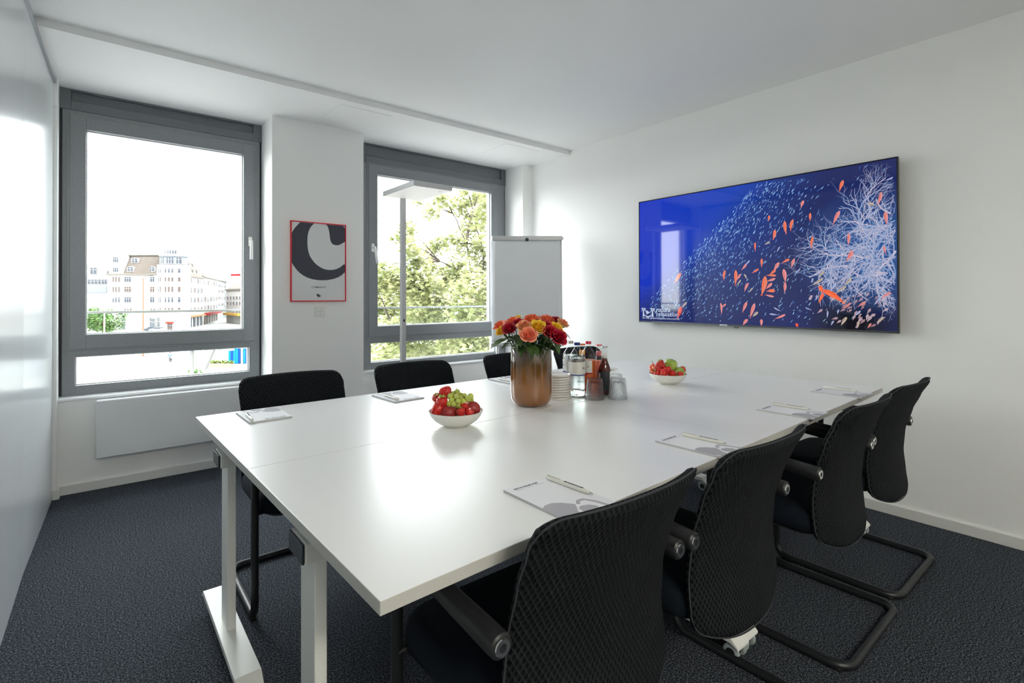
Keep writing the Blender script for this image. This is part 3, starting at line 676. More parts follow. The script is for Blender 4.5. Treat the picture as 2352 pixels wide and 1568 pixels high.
def make_back():
    NS, NT = 28, 30; vs = []; uv = []
    ss = [-math.cos(PI * i / NS) * .5 + (-1 + 2 * i / NS) * .5 for i in range(NS + 1)]
    tt = [(.5 - .5 * math.cos(PI * j / NT)) * .5 + j / NT * .5 for j in range(NT + 1)]
    pts = [[back_point(s, z) for s in ss] for z in tt]; H = .0105
    def off(i, j):
        a = pts[j][min(i + 1, NS)] - pts[j][max(i - 1, 0)]; b = pts[min(j + 1, NT)][i] - pts[max(j - 1, 0)][i]
        n = a.cross(b); n = n.normalized() if n.length > 1e-9 else Vector((0, -1, 0))
        p = pts[j][i]; d = min((p - pts[j][0]).length, (p - pts[j][NS]).length, (p - pts[0][i]).length, (p - pts[NT][i]).length)
        k = math.sqrt(max(0, 1 - (1 - min(1, d / .014)) ** 2)) * .75 + .25
        return n * H * k
    for side in (-1, 1):
        for j in range(NT + 1):
            for i in range(NS + 1): vs.append(pts[j][i] + off(i, j) * side); uv.append((ss[i] * .232, pts[j][i].z))
    N = (NS + 1) * (NT + 1); fs = []
    for side in (0, 1):
        for j in range(NT):
            for i in range(NS):
                a = side * N + j * (NS + 1) + i; q = (a, a + 1, a + NS + 2, a + NS + 1); fs.append(q if side else q[::-1])
    rim = [i for i in range(NS + 1)] + [j * (NS + 1) + NS for j in range(1, NT + 1)] + [NT * (NS + 1) + i for i in range(NS - 1, -1, -1)] + [j * (NS + 1) for j in range(NT - 1, 0, -1)]
    for a, b in zip(rim, rim[1:] + rim[:1]): fs.append((a, b, b + N, a + N))
    me = bpy.data.meshes.new('backrest'); me.from_pydata([tuple(v) for v in vs], [], fs); me.materials.append(m_mesh)
    me.polygons.foreach_set('use_smooth', [True] * len(fs)); me.update()
    u = me.uv_layers.new(name='UVMap')
    for p in me.polygons:
        for li in p.loop_indices: u.data[li].uv = uv[me.loops[li].vertex_index]
    bmx = bmesh.new(); bmx.from_mesh(me); bmesh.ops.recalc_face_normals(bmx, faces=bmx.faces); bmx.to_mesh(me); bmx.free()
    ring = [pts[j][i] + Vector((0, -.006, 0)) for j, i in [(0, i) for i in range(NS + 1)] + [(j, NS) for j in range(1, NT + 1)] + [(NT, i) for i in range(NS - 1, -1, -1)] + [(j, 0) for j in range(NT - 1, 0, -1)]]
    ring = [p for k, p in enumerate(ring) if (p - ring[k - 1]).length > 1e-5]
    g = G(); g.tube(ring, .0022, 6, closed=True); return me, g.mesh('piping', m_piping)
def slab(g, w, d, r, rings, cy, mi=0, dome=0.0, n=8):
    """rounded-corner slab from rings of (inset, z)"""
    vs = []; m = 0
    for ins, z in rings:
        pts = []
        hw, hd, rr = w / 2 - ins, d / 2 - ins, max(.002, r - ins)
        for qx, qy, a0 in ((hw - rr, hd - rr, 0), (-hw + rr, hd - rr, PI / 2), (-hw + rr, -hd + rr, PI), (hw - rr, -hd + rr, 1.5 * PI)):
            for k in range(n + 1):
                a = a0 + PI / 2 * k / n; pts.append((qx + rr * math.cos(a), cy + qy + rr * math.sin(a), z))
        m = len(pts); vs += pts
    fs = [tuple(range(m - 1, -1, -1))]
    for j in range(len(rings) - 1):
        for k in range(m): fs.append((j * m + k, j * m + (k + 1) % m, (j + 1) * m + (k + 1) % m, (j + 1) * m + k))
    fs.append(tuple(range((len(rings) - 1) * m, len(rings) * m)))
    return g.add(vs, fs, True, mi)
def make_chair(label):
    t = thing('cantilever_chair', label, 'chair')
    A = .258
    path = [(A, .40, .634), (A, .466, .634), (A, .466, .0145), (A, 0, .0145), (-A, 0, .0145), (-A, .466, .0145), (-A, .466, .634), (-A, .40, .634)]
    pts = fillet(path, .055, 8)
    g = G(); g.tube(pts, .0138, 14); g.obj('tube_frame', m_black, t)
    for x, y in ((A, .03), (A, .44), (-A, .03), (-A, .44)):
        g = G(); g.lathe([(.010, 0), (.012, .003), (.012, .008), (.008, .012)], x * .99, y, 0, 14); g.obj('glide', m_rubber, t)
    for s in (1, -1):
        x = s * A
        g = G(); ap = [(x, .082 + (.395 - .082) * k / 8, .612 + .022 * k / 8) for k in range(9)]
        g.tube([(x, .078, .6118)] + ap, .0215, 20, radii=[.0195] + [.0228 - .0045 * (k / 8) ** 1.4 for k in range(9)])
        arm = g.obj('armrest', m_armblk, t)
        g = G(); g.lathe([(.0075, 0), (.0075, .0022), (.0145, .0022), (.0155, 0)], n=28); rg = g.obj('end_ring', m_chrome, arm)
        rg.matrix_local = Matrix.Translation((x, .0775, .6118)) @ Matrix.Rotation(PI / 2, 4, 'X')
        g = G(); g.lathe([(.0072, 0), (.0072, .0012), (.003, .0004)], n=20); rg = g.obj('end_screw', m_black, arm)
        rg.matrix_local = Matrix.Translation((x, .0770, .6118)) @ Matrix.Rotation(PI / 2, 4, 'X')
        g = G(); g.tube([(x, .13, .605), (s * .235, .118, .60), (s * .205, .112, .60)], .010, 10); g.obj('back_bracket', m_black, t)
        g = G(); g.tube([(x, .462, .400), (s * .20, .455, .400)], .011, 10); g.obj('seat_support', m_black, t)
    me, pm = make_back(); b = link('backrest', me, t); link('piping', pm, b)
    g = G(); slab(g, .488, .43, .085, [(.030, .386), (.010, .392), (.002, .402), (0, .418), (.002, .440), (.010, .454), (.026, .463), (.07, .468), (.13, .469)], .305)
    st = g.obj('seat', m_seat, t, sharp=70)
    g = G(); slab(g, .43, .38, .06, [(.03, .372), (.004, .378), (0, .392)], .305); g.obj('seat_pan', m_black, t, sharp=50)
    return t
CG = 'black cantilever chairs along the camera side of the table'
CG2 = 'black cantilever chairs along the window side of the table'
ch = make_chair('black mesh-back cantilever chair nearest the camera, cut off by the bottom of the picture')
ch.location = (.780, .600, 0); ch['group'] = CG
dup(ch, (1.36, .605, 0), 0.02, 'black mesh-back cantilever chair second from the camera, castors visible under it', CG)
dup(ch, (2.095, .600, 0), .01, 'black mesh-back cantilever chair third from the camera, its floor loop ending open on the carpet', CG)
dup(ch, (2.685, .615, 0), .0, 'black mesh-back cantilever chair nearest the television wall, furthest of the near row', CG)
dup(ch, (.705, 2.535, 0), PI, 'black mesh-back cantilever chair in front of the radiator and left window', CG2)
dup(ch, (1.330, 2.535, 0), PI, 'black mesh-back cantilever chair in front of the right window, below the floor lamp', CG2)
dup(ch, (2.020, 2.535, 0), PI, 'black mesh-back cantilever chair half hidden behind the brown vase, under the flip chart', CG2)
dup(ch, (2.600, 2.535, 0), PI, 'black mesh-back cantilever chair behind the bottles, mostly hidden by them', CG2)

# ================================================================== FLOOR LAMP
t = thing('floor_lamp', 'silver-grey floor lamp with flat rectangular head standing before the right window', 'lamp', (1.757, 3.485, 0))
g = G(); g.box(-.0175, .0175, -.0175, .0175, .01, 1.935); g.obj('pole', m_lampgrey, t, bevel=.003)
g = G(); g.box(-.152, .148, -.455, .020, 1.930, 1.964); hd = g.obj('lamp_head', m_lampgrey, t, bevel=.003)
g = G(); g.box(-.145, .141, -.448, .013, 1.9275, 1.9305); g.obj('diffuser', m_diff, hd)
g = G(); g.lathe([(.004, 0), (.004, -.002)], .08, -.40, 1.9276, 12); g.obj('sensor', m_black, hd)
g = G(); g.box(-.007, .007, -.0187, -.017, 1.012, 1.030); g.obj('push_button', m_black, t)
g = G(); g.box(-.16, .16, -.20, .16, 0, .012); g.obj('base_plate', m_lampgrey, t, bevel=.003)

# ================================================================== FLIP CHART
fy_ = math.radians(-39.07)
t = thing('flip_chart', 'white flip chart easel with blank paper beside the right window', 'flip chart', (2.985, 3.50, 0), fy_)
tilt = .085      # lean of the board: top further back
def fb(x, z, d=0):    # point on the board plane
    return (x, -.062 + tilt * (z - .77) / 1.0 + d, z)
def slabq(x0, x1, z0, z1, d0, d1):
    g = G()
    p = [fb(x0, z0, d0), fb(x1, z0, d0), fb(x1, z1, d0), fb(x0, z1, d0), fb(x0, z0, d1), fb(x1, z0, d1), fb(x1, z1, d1), fb(x0, z1, d1)]
    return g.add(p, [(0, 1, 2, 3), (7, 6, 5, 4), (0, 4, 5, 1), (1, 5, 6, 2), (2, 6, 7, 3), (3, 7, 4, 0)])
slabq(-.318, .312, .775, 1.735, 0, .018).obj('board', mat('flip_chart_board', (.72, .73, .75, 1), .3), t, bevel=.003)
# slightly wavy paper pad
g = G(); nx, nz = 24, 30; V_ = []
for j in range(nz + 1):
    for i in range(nx + 1):
        x = -.306 + .602 * i / nx; z = .80 + .905 * j / nz; k = 1 - j / nz
        V_.append(fb(x, z, -.010 - .010 * k * (abs(i / nx - .5) * 2) ** 3 - .0025 * math.sin(x * 19 + z * 5) * k))
g.add(V_, [(j * (nx + 1) + i, j * (nx + 1) + i + 1, (j + 1) * (nx + 1) + i + 1, (j + 1) * (nx + 1) + i) for j in range(nz) for i in range(nx)], True)
pp = g.obj('paper_pad', mat('flip_chart_paper', (.86, .87, .90, 1), .7, noise=(2.5, (.88, .89, .92, 1))), t)
sol = pp.modifiers.new('solidify', 'SOLIDIFY'); sol.thickness = .004; sol.offset = 1
slabq(-.318, .316, 1.700, 1.742, -.020, -.002).obj('clamp_bar', m_alu, t, bevel=.006)
slabq(-.322, .318, .762, .790, -.050, .000).obj('pen_tray', m_alu, t, bevel=.004)
g = G(); g.lathe([(.016, 0), (.016, .003), (.012, .004)], n=20); o = g.obj('clamp_knob', m_cap, t)
o.matrix_local = Matrix.Translation(fb(-.002, 1.708, -.020)) @ Matrix.Rotation(PI / 2, 4, 'X')
g = G(); g.tube([fb(.316, 1.72, -.008), fb(.326, 1.72, -.008)], .011, 14); g.obj('side_knob', m_white, t)
for x in (-.24, .24):
    g = G(); g.tube([fb(x, 1.70, .028), (x * 1.18, -.15, .012)], .012, 12); g.obj('leg', m_alu, t)
    g = G(); g.ball((x * 1.18, -.15, .014), .014, 8); g.obj('foot', m_rubber, t)
g = G(); g.tube([fb(0, 1.66, .035), (0, .36, .012)], .012, 12); g.obj('leg', m_alu, t)
g = G(); g.ball((0, .36, .014), .014, 8); g.obj('foot', m_rubber, t)

# ================================================================== NOTE PADS AND PENS
TZ = .740
def make_pad(label):
    t = thing('notepad', label, 'notepad')
    g = G(); g.box(-.074, .074, -.105, .105, 0, .0062); me = g.mesh('paper_block', [m_paper, m_paper_e])
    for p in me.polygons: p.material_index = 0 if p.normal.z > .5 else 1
    link('paper_block', me, t)
    z = .0064
    text_mesh('ABCWORKSPACES', .0088, m_ink, t, 'lettering', Matrix.Translation((-.056, .087, z)), .0001)
    g = G()
    for x0, x1 in ((-.055, -.030), (-.022, -.004), (.004, .028)): g.box(x0, x1, .0795, .0806, z - .0003, z)
    g.obj('small_print', m_print, t)
    g = G()
    A = [(-.074, -.030), (-.060, -.022), (-.040, -.022), (-.022, -.034), (-.004, -.058), (-.012, -.070), (-.026, -.088), (-.030, -.105), (-.062, -.105), (-.074, -.090)]
    g.add([(x, y, z) for x, y in A], [tuple(range(len(A)))])
    # outlined loop
    O = [(-.002, -.058), (.014, -.044), (.032, -.046), (.046, -.075), (.052, -.105), (.043, -.105), (.038, -.078), (.028, -.056), (.014, -.054), (.004, -.066)]
    g.add([(x, y, z) for x, y in O], [tuple(range(len(O)))])
    Q = [(-.014, -.078), (-.002, -.072), (.016, -.078), (.026, -.092), (.024, -.105), (-.008, -.105), (-.018, -.094)]
    g.add([(x, y, z + .0001) for x, y in Q], [tuple(range(len(Q)))])
    g.obj('printed_emblem', m_print, t)
    return t
def make_pen(label):
    t = thing('pen', label, 'pen')       # along +y, tip towards -y
    r = .0052
    g = G(); g.tube([(0, .070, r), (0, .066, r), (0, .02, r), (0, -.045, r), (0, -.058, r), (0, -.064, r)], r, 14, radii=[.0040, r, r, r * .98, r * .8, r * .55]); g.obj('barrel', m_pen, t)
    g = G(); g.tube([(0, -.064, r), (0, -.071, r), (0, -.0735, r)], .002, 10, radii=[.0022, .0012, .0005]); g.obj('tip', m_chrome, t)
    g = G(); g.box(-.002, .002, .028, .070, r * 2 + .0008, r * 2 + .0022); g.box(-.002, .002, .066, .0705, r, r * 2 + .002); g.obj('clip', m_pen, t, bevel=.0006)
    g = G(); g.tube([(0, .070, r), (0, .0745, r)], .0026, 10); g.obj('push_button', m_pen, t)
    text_mesh('ABCWORKSPACES', .0072, m_ink, t, 'lettering', Matrix.Translation((.0026, -.045, r * 2 + .0001)) @ Matrix.Rotation(PI / 2, 4, 'Z'), .0002)
    return t
pg = 'white note pads laid out at the seats'
p0 = make_pad('white note pad with grey emblem in front of the chair nearest the camera'); p0.location = (.806, .840, TZ); p0['group'] = pg
pads = [((1.426, .865), .03, 'white note pad in front of the second near chair, second closest pad'),
        ((2.114, .879), .02, 'white note pad on the near table edge in front of the third near chair'),
        ((2.704, .903), .0, 'white note pad at the right end of the table nearest the television wall'),
        ((.493, 2.140), PI + .02, 'white note pad on the far left table corner above the radiator'),
        ((1.055, 2.145), PI + .06, 'white note pad on the window side left of the green grapes bowl'),
        ((1.735, 2.175), PI, 'white note pad on the window side partly hidden behind the brown vase'),
        ((2.420, 2.195), PI, 'white note pad on the window side hidden behind the bottles')]
for (x, y), rz, lb in pads: dup(p0, (x, y, TZ), rz, lb, pg)
q0 = make_pen('pearl white pen lying on the note pad nearest the camera'); q0.location = (.861, .860, TZ + .0062); q0.rotation_euler = (0, 0, .05); q0['group'] = 'white pens on the note pads'
for x, y, rz, lb in ((1.467, .873, .07, 'pearl white pen lying on the second closest note pad'),
                     (2.165, .905, .05, 'pearl white pen on the pad before the third near chair'),
                     (2.755, .925, .02, 'pearl white pen on the pad nearest the television wall'),
                     (.436, 2.110, PI - .05, 'pearl white pen on the pad at the far left table corner'),
                     (1.010, 2.120, PI + .02, 'pearl white pen on the window side pad left of the grapes bowl'),
                     (1.690, 2.165, PI, 'pearl white pen on the pad partly behind the brown vase'),
                     (2.445, 2.110, PI + .3, 'pearl white pen on the pad behind the bottles')):
    dup(q0, (x, y, TZ + .0062), rz, lb, 'white pens on the note pads')
# ================================================================== VASE OF ROSES
def vase_material():
    m = bpy.data.materials.new('amber_brown_glazed_glass'); m.use_nodes = True; nt = m.node_tree; n = nt.nodes; l = nt.links; b = n['Principled BSDF']
    b.inputs['Roughness'].default_value = .16; b.inputs['Coat Weight'].default_value = 1.0; b.inputs['Coat Roughness'].default_value = .03
    t = n.new('ShaderNodeTexCoord'); sp = n.new('ShaderNodeSeparateXYZ'); l.new(t.outputs['Object'], sp.inputs[0])
    no = n.new('ShaderNodeTexNoise'); no.inputs['Scale'].default_value = 9; no.inputs['Detail'].default_value = 2
    mp = n.new('ShaderNodeMapping'); mp.inputs['Scale'].default_value = (1, 1, .4); l.new(t.outputs['Object'], mp.inputs[0]); l.new(mp.outputs[0], no.inputs['Vector'])
    ma = n.new('ShaderNodeMath'); ma.operation = 'MULTIPLY_ADD'; ma.inputs[1].default_value = .16; l.new(no.outputs['Fac'], ma.inputs[0]); l.new(sp.outputs[2], ma.inputs[2])
    r = n.new('ShaderNodeValToRGB'); e = r.color_ramp.elements
    e[0].position = .06; e[0].color = S(120, 70, 24); e[1].position = .34; e[1].color = S(96, 74, 60)
    k = e.new(.15); k.color = S(140, 90, 38); k = e.new(.20); k.color = S(120, 76, 30); k = e.new(.24); k.color = S(88, 60, 22); k = e.new(.28); k.color = S(86, 64, 48)
    l.new(ma.outputs[0], r.inputs['Fac']); l.new(r.outputs['Color'], b.inputs['Base Color']); return m
VX, VY = 1.420, 1.640
t = thing('vase', 'large amber-brown glossy cylindrical vase holding the rose bouquet', 'vase', (VX, VY, TZ))
g = G(); Rv = .088
g.lathe([(1e-6, .001), (.050, .000), (.066, .004), (.078, .014), (.085, .030), (.0875, .05), (Rv, .10), (.0868, .18), (.0855, .243), (.0848, .2455), (.083, .243), (.0835, .18), (.084, .06), (.070, .02), (1e-6, .012)], n=64)
g.obj('vase_body', vase_material(), t, sharp=80)
m_stem = mat('rose_stem_green', S(60, 86, 40), .5)
m_leaf = mat('rose_leaf_green', S(78, 108, 52), .38, noise=(60, S(48, 78, 40)))
def petal_mat(name, c0, c1):       # c0 at the base, c1 at the rim
    m = bpy.data.materials.new(name); m.use_nodes = True; nt = m.node_tree; n = nt.nodes; l = nt.links; b = n['Principled BSDF']
    b.inputs['Roughness'].default_value = .55; b.inputs['Subsurface Weight'].default_value = .15; b.inputs['Subsurface Radius'].default_value = (.01, .004, .002)
    t = n.new('ShaderNodeTexCoord'); sp = n.new('ShaderNodeSeparateXYZ'); l.new(t.outputs['Object'], sp.inputs[0])
    r = n.new('ShaderNodeValToRGB'); r.color_ramp.elements[0].position = .012; r.color_ramp.elements[0].color = c0
    r.color_ramp.elements[1].position = .032; r.color_ramp.elements[1].color = c1
    l.new(sp.outputs[2], r.inputs['Fac']); l.new(r.outputs['Color'], b.inputs['Base Color']); return m
PC = {'orange': petal_mat('orange_petal', S(240, 150, 110), S(238, 112, 70)), 'peach': petal_mat('peach_petal', S(246, 176, 150), S(244, 134, 92)),
      'yellow': petal_mat('yellow_petal', S(236, 190, 50), S(246, 205, 56)), 'red': petal_mat('crimson_petal', S(150, 16, 44), S(192, 14, 44)),
      'cream': petal_mat('cream_pink_petal', S(240, 214, 150), S(232, 120, 96))}
def petal_mesh(col, Rm, H, half, flare, seed):
    rr = random.Random(seed); NU, NV = 8, 7; vs = []; ph = rr.uniform(0, 6)
    for j in range(NV + 1):
        v = j / NV
        for i in range(NU + 1):
            u = -1 + 2 * i / NU; th = u * half * (1 - .45 * v ** 5)
            r = Rm * (.25 + .75 * math.sin(min(1, v * 1.15) * PI / 2) ** .8) + flare * v ** 4 * (1 - .3 * u * u) + .0008 * math.sin(5 * u + ph) * v
            z = H * (v - .13 * v ** 3 * u * u) - flare * .6 * v ** 8 + .0007 * math.sin(4 * u + ph) * v
            vs.append((r * math.cos(th), r * math.sin(th), z))
    fs = [(j * (NU + 1) + i, j * (NU + 1) + i + 1, (j + 1) * (NU + 1) + i + 1, (j + 1) * (NU + 1) + i) for j in range(NV) for i in range(NU)]
    g = G(); g.add(vs, fs, True); return g.mesh('petal', PC[col], 180)
RINGS = [(2, .0034, .0335, 1.75, 0), (3, .0068, .034, 1.5, .0005), (4, .012, .035, 1.15, .003), (5, .0185, .033, .85, .007), (5, .0235, .028, .80, .010)]
PM = {c: [[petal_mesh(c, Rm, H, half, fl, k * 7 + q) for q in range(2)] for k, (n, Rm, H, half, fl) in enumerate(RINGS)] for c in PC}
def leaf_mesh(L, W, m, name='leaf', bend=.25, n=8, fold=.18):
    vs = []; fs = []
    for i in range(n + 1):
        k = i / n; w = W / 2 * math.sin(PI * k ** .8) ** .9 if 0 < k < 1 else .0004
        z = -bend * L * k * k
        vs += [(L * k, -w, z + w * fold), (L * k, 0, z), (L * k, w, z + w * fold)]
    for i in range(n):
        a = i * 3; fs += [(a, a + 3, a + 4, a + 1), (a + 1, a + 4, a + 5, a + 2)]
    g = G(); g.add(vs, fs, True); return g.mesh(name, m, 180)
LM = [leaf_mesh(.058, .031, m_leaf, bend=.35), leaf_mesh(.046, .026, m_leaf, bend=.15), leaf_mesh(.072, .030, m_leaf, bend=.5)]
SM = leaf_mesh(.022, .007, m_stem, 'sepal', .5)
roses = [
 ('orange', 1.293, 1.695, 1.078, .95, 'orange rose at the far left edge of the bouquet'),
 ('yellow', 1.262, 1.640, 1.060, .85, 'yellow rose at the left, tucked beside the left crimson rose'),
 ('red', 1.262, 1.592, 1.072, .95, 'crimson rose bud on the left side of the bouquet'),
 ('yellow', 1.396, 1.701, 1.106, .75, 'small yellow rose peeking out at the back left of the bouquet top'),
 ('orange', 1.350, 1.680, 1.096, .95, 'orange rose behind the left crimson roses, upper left'),
 ('red', 1.327, 1.612, 1.090, .9, 'crimson rose between the left bud and the cream-edged rose'),
 ('orange', 1.400, 1.610, 1.104, 1.2, 'big orange rose at the very top of the bouquet'),
 ('cream', 1.296, 1.540, 1.082, .95, 'cream rose with orange edges left of the yellow centre rose'),
 ('peach', 1.288, 1.503, 1.050, 1.15, 'peach rose at the front, lowest in the middle of the bouquet'),
 ('yellow', 1.340, 1.508, 1.080, 1.12, 'large yellow rose in the centre of the bouquet'),
 ('red', 1.448, 1.612, 1.102, .8, 'orange-red rose between the two top orange roses'),
 ('orange', 1.451, 1.571, 1.102, 1.05, 'orange rose at the upper right of the bouquet'),
 ('red', 1.496, 1.560, 1.098, .85, 'crimson rose at the upper right behind the orange one'),
 ('cream', 1.484, 1.512, 1.088, .85, 'cream and pink rose bud at the far right tip of the bouquet'),
 ('yellow', 1.432, 1.497, 1.072, .95, 'yellow rose on the right above the big crimson rose'),
 ('red', 1.390, 1.512, 1.078, .95, 'crimson rose right beside the yellow centre rose'),
 ('red', 1.370, 1.468, 1.060, 1.0, 'crimson rose in the right front cluster, middle one'),
 ('red', 1.394, 1.445, 1.040, 1.2, 'big crimson rose hanging lowest at the right front'),
 ('orange', 1.470, 1.650, 1.092, .95, 'orange rose at the back of the bouquet behind the top roses'),
 ('peach', 1.330, 1.720, 1.080, .9, 'peach rose at the rear left, mostly hidden behind the others')]
lf = {0: [(1.30, 1.66, 1.02, 150, -10, 2)], 1: [(1.335, 1.61, 1.012, 205, 0, 2), (1.34, 1.60, 1.0, 215, -30, 0)], 2: [(1.30, 1.575, 1.035, 230, -20, 0), (1.345, 1.59, 1.005, 228, 20, 2)],
      4: [(1.36, 1.66, 1.05, 170, 20, 1)], 5: [(1.345, 1.58, 1.03, 240, -10, 0)], 7: [(1.335, 1.56, 1.005, 245, -12, 2), (1.33, 1.555, 1.03, 225, 10, 1)],
      8: [(1.36, 1.56, 1.0, 255, -25, 0), (1.34, 1.55, 1.02, 262, 8, 1)], 9: [(1.385, 1.555, 1.0, 265, 5, 1), (1.36, 1.55, 1.045, 215, -30, 1)], 11: [(1.46, 1.59, 1.03, 330, 0, 1)],
      13: [(1.47, 1.53, 1.06, 320, 20, 1), (1.49, 1.52, 1.05, 300, -35, 1)], 14: [(1.43, 1.53, 1.03, 290, -20, 0)], 15: [(1.40, 1.545, 1.01, 275, 0, 0), (1.395, 1.55, .995, 262, -15, 1)],
      16: [(1.39, 1.52, 1.015, 280, 15, 1), (1.41, 1.55, 1.0, 285, -5, 2)], 17: [(1.42, 1.50, 1.02, 300, -55, 0), (1.42, 1.54, .998, 250, 10, 1)], 18: [(1.48, 1.63, 1.03, 20, 0, 1)], 19: [(1.37, 1.70, 1.02, 120, 0, 1)]}
for k, (c, x, y, z, s, lb) in enumerate(roses):
    P = Vector((x, y, z)); base_ = Vector((VX, VY, .93)); d = (P - base_).normalized()
    d = (d + Vector((-.10, -.22, .35))).normalized()
    t = thing('rose', lb, 'rose', (x, y, z), group='roses in the brown vase')
    q = d.to_track_quat('Z', 'Y'); o0 = -d * .020 * s
    bm_ = Matrix.Translation(o0) @ q.to_matrix().to_4x4() @ Matrix.Rotation(random.uniform(0, 6), 4, 'Z')
    for ri, (n, Rm, H, half, fl) in enumerate(RINGS):
        if ri == 4 and s < .8: continue
        for j in range(n):
            o = link('petal', PM[c][ri][j % 2], t)
            o.matrix_local = bm_ @ Matrix.Rotation(2 * PI * j / n + ri * .6 + random.uniform(-.12, .12), 4, 'Z') @ Matrix.Rotation(random.uniform(-.02, .10) * (ri > 1), 4, 'Y') @ Matrix.Scale(s, 4)
    for j in range(4):
        o = link('sepal', SM, t); o.matrix_local = bm_ @ Matrix.Rotation(PI / 2 * j + .4, 4, 'Z') @ Matrix.Rotation(.2, 4, 'Y')
    sp_ = Vector((VX + (x - VX) * .22, VY + (y - VY) * .22, .80)) - P; mid = Vector((VX + (x - VX) * .42, VY + (y - VY) * .42, .985)) - P
    a0 = o0 + d * .004; c1 = o0 - d * .03
    g = G(); g.ball(tuple(o0 + d * .002), .0055 * s, 6)
    g.tube([((1 - u) ** 3) * a0 + 3 * ((1 - u) ** 2) * u * c1 + 3 * (1 - u) * u * u * mid + u ** 3 * sp_ for u in [i / 10 for i in range(11)]], .0021, 7); g.obj('stem', m_stem, t)
    ra = math.atan2(y - VY, x - VX) if k != 6 else -1.9
    for e_ in range(3):      # extra foliage low on every stem
        aa = ra + random.uniform(-.9, .9); rr_ = random.uniform(.035, .085)
        lf.setdefault(k, []).append((VX + rr_ * math.cos(aa), VY + rr_ * math.sin(aa), random.uniform(.995, 1.045), math.degrees(aa) + random.uniform(-50, 50), random.uniform(-25, 35), random.choice((0, 1, 1, 2))))
    for (lx, ly, lz, az, el, mi) in lf.get(k, []):
        o = link('leaf', LM[mi], t); o.matrix_local = Matrix.Translation(Vector((lx, ly, lz)) - P) @ Matrix.Rotation(math.radians(az), 4, 'Z') @ Matrix.Rotation(math.radians(-el), 4, 'Y') @ Matrix.Rotation(random.uniform(-.6, .6), 4, 'X')

# ================================================================== FRUIT BOWLS
def bowl(x, y, label):
    g = G(); g.lathe([(1e-6, .003), (.034, .003), (.036, 0), (.041, 0), (.045, .005), (.058, .009), (.075, .020), (.0875, .035), (.0945, .050), (.0958, .0535), (.0945, .0542), (.0920, .0510), (.084, .036), (.071, .0225), (.052, .013), (1e-6, .009)], n=56)
    o = g.obj('fruit_bowl', m_bowl, None, sharp=60); o.location = (x, y, TZ); return tag(o, label, 'bowl')
bowl(.984, 1.545, 'cream porcelain bowl with green grapes and nectarines on the near table half')
bowl(2.313, 1.581, 'cream porcelain bowl with two green apples on the far table half')
def berry_material():
    m = bpy.data.materials.new('strawberry_skin'); m.use_nodes = True; nt = m.node_tree; n = nt.nodes; l = nt.links; b = n['Principled BSDF']; b.inputs['Roughness'].default_value = .28
    t = n.new('ShaderNodeTexCoord'); v = n.new('ShaderNodeTexVoronoi'); v.inputs['Scale'].default_value = 210; l.new(t.outputs['Object'], v.inputs['Vector'])
    r = n.new('ShaderNodeValToRGB'); r.color_ramp.elements[0].position = .12; r.color_ramp.elements[0].color = S(232, 190, 110); r.color_ramp.elements[1].position = .22; r.color_ramp.elements[1].color = S(206, 34, 34)
    l.new(v.outputs['Distance'], r.inputs['Fac']); l.new(r.outputs['Color'], b.inputs['Base Color'])
    bp = n.new('ShaderNodeBump'); bp.inputs['Strength'].default_value = .7; bp.inputs['Distance'].default_value = .0015; l.new(v.outputs['Distance'], bp.inputs['Height']); bp.invert = True
    l.new(bp.outputs['Normal'], b.inputs['Normal']); return m
m_berry = berry_material(); m_calyx = mat('strawberry_calyx_green', S(150, 184, 84), .5)
m_flesh = mat('strawberry_flesh', S(226, 96, 84), .4)
g = G(); g.lathe([(1e-6, -.022), (.005, -.0215), (.0105, -.017), (.0155, -.008), (.0182, .002), (.0178, .009), (.014, .0135), (.006, .0145), (1e-6, .013)], n=20); BERRY = g.mesh('berry', m_berry, 180)
g = G(); g.lathe([(1e-6, -.010), (.010, -.010), (.0148, -.004), (.0172, .003), (.017, .009), (.013, .0135), (1e-6, .0135)], n=20); BERRY_CUT = g.mesh('berry', m_berry, 50)
CAL = leaf_mesh(.016, .0065, m_calyx, 'calyx_leaf', -.25, 5)
def strawberry(c, s, tip, label, group, calyx=True, cut=False):
    t = thing('strawberry', label, 'strawberry', c, group=group)
    q = (-Vector(tip)).normalized().to_track_quat('Z', 'Y').to_matrix().to_4x4() @ Matrix.Rotation(random.uniform(0, 6), 4, 'Z')
    o = link('berry', BERRY_CUT if cut else BERRY, t); o.matrix_local = q @ Matrix.Scale(s, 4)
    if calyx:
        for j in range(8):
            o = link('calyx_leaf', CAL, t); o.matrix_local = q @ Matrix.Translation((0, 0, .013 * s)) @ Matrix.Rotation(PI / 4 * j + random.uniform(-.15, .15), 4, 'Z') @ Matrix.Rotation(random.uniform(-.5, .25), 4, 'Y') @ Matrix.Scale(s, 4)
        g = G(); g.tube([(0, 0, .012), (.002, 0, .022)], .0013, 6); o = g.obj('stalk', m_calyx, t); o.matrix_local = q @ Matrix.Scale(s, 4)
    return t
m_nect = mat('nectarine_skin', S(150, 40, 44), .35, noise=(38, S(176, 64, 56)), bump=(120, .1, .001))
def nectarine(c, r, tilt, label):
    g = G(); N = 24
    prof = []
    for j in range(N + 1):
        a = PI * j / N; rr = r * math.sin(a) * (1 + .03 * math.cos(a)); z = -r * .94 * math.cos(a)
        if a > 2.5: z -= r * .30 * ((a - 2.5) / .64) ** 2
        prof.append((max(1e-6, rr), z))
    g.lathe(prof, n=36); t = thing('nectarine', label, 'nectarine', c, group='nectarines in the near bowl')
    o = g.obj('fruit_body', m_nect, t, sharp=180); o.rotation_euler = tilt
    g = G(); g.tube([(0, 0, r * .62), (0, 0, r * .72)], .0015, 6); o = g.obj('stalk', m_stem, t); o.rotation_euler = tilt
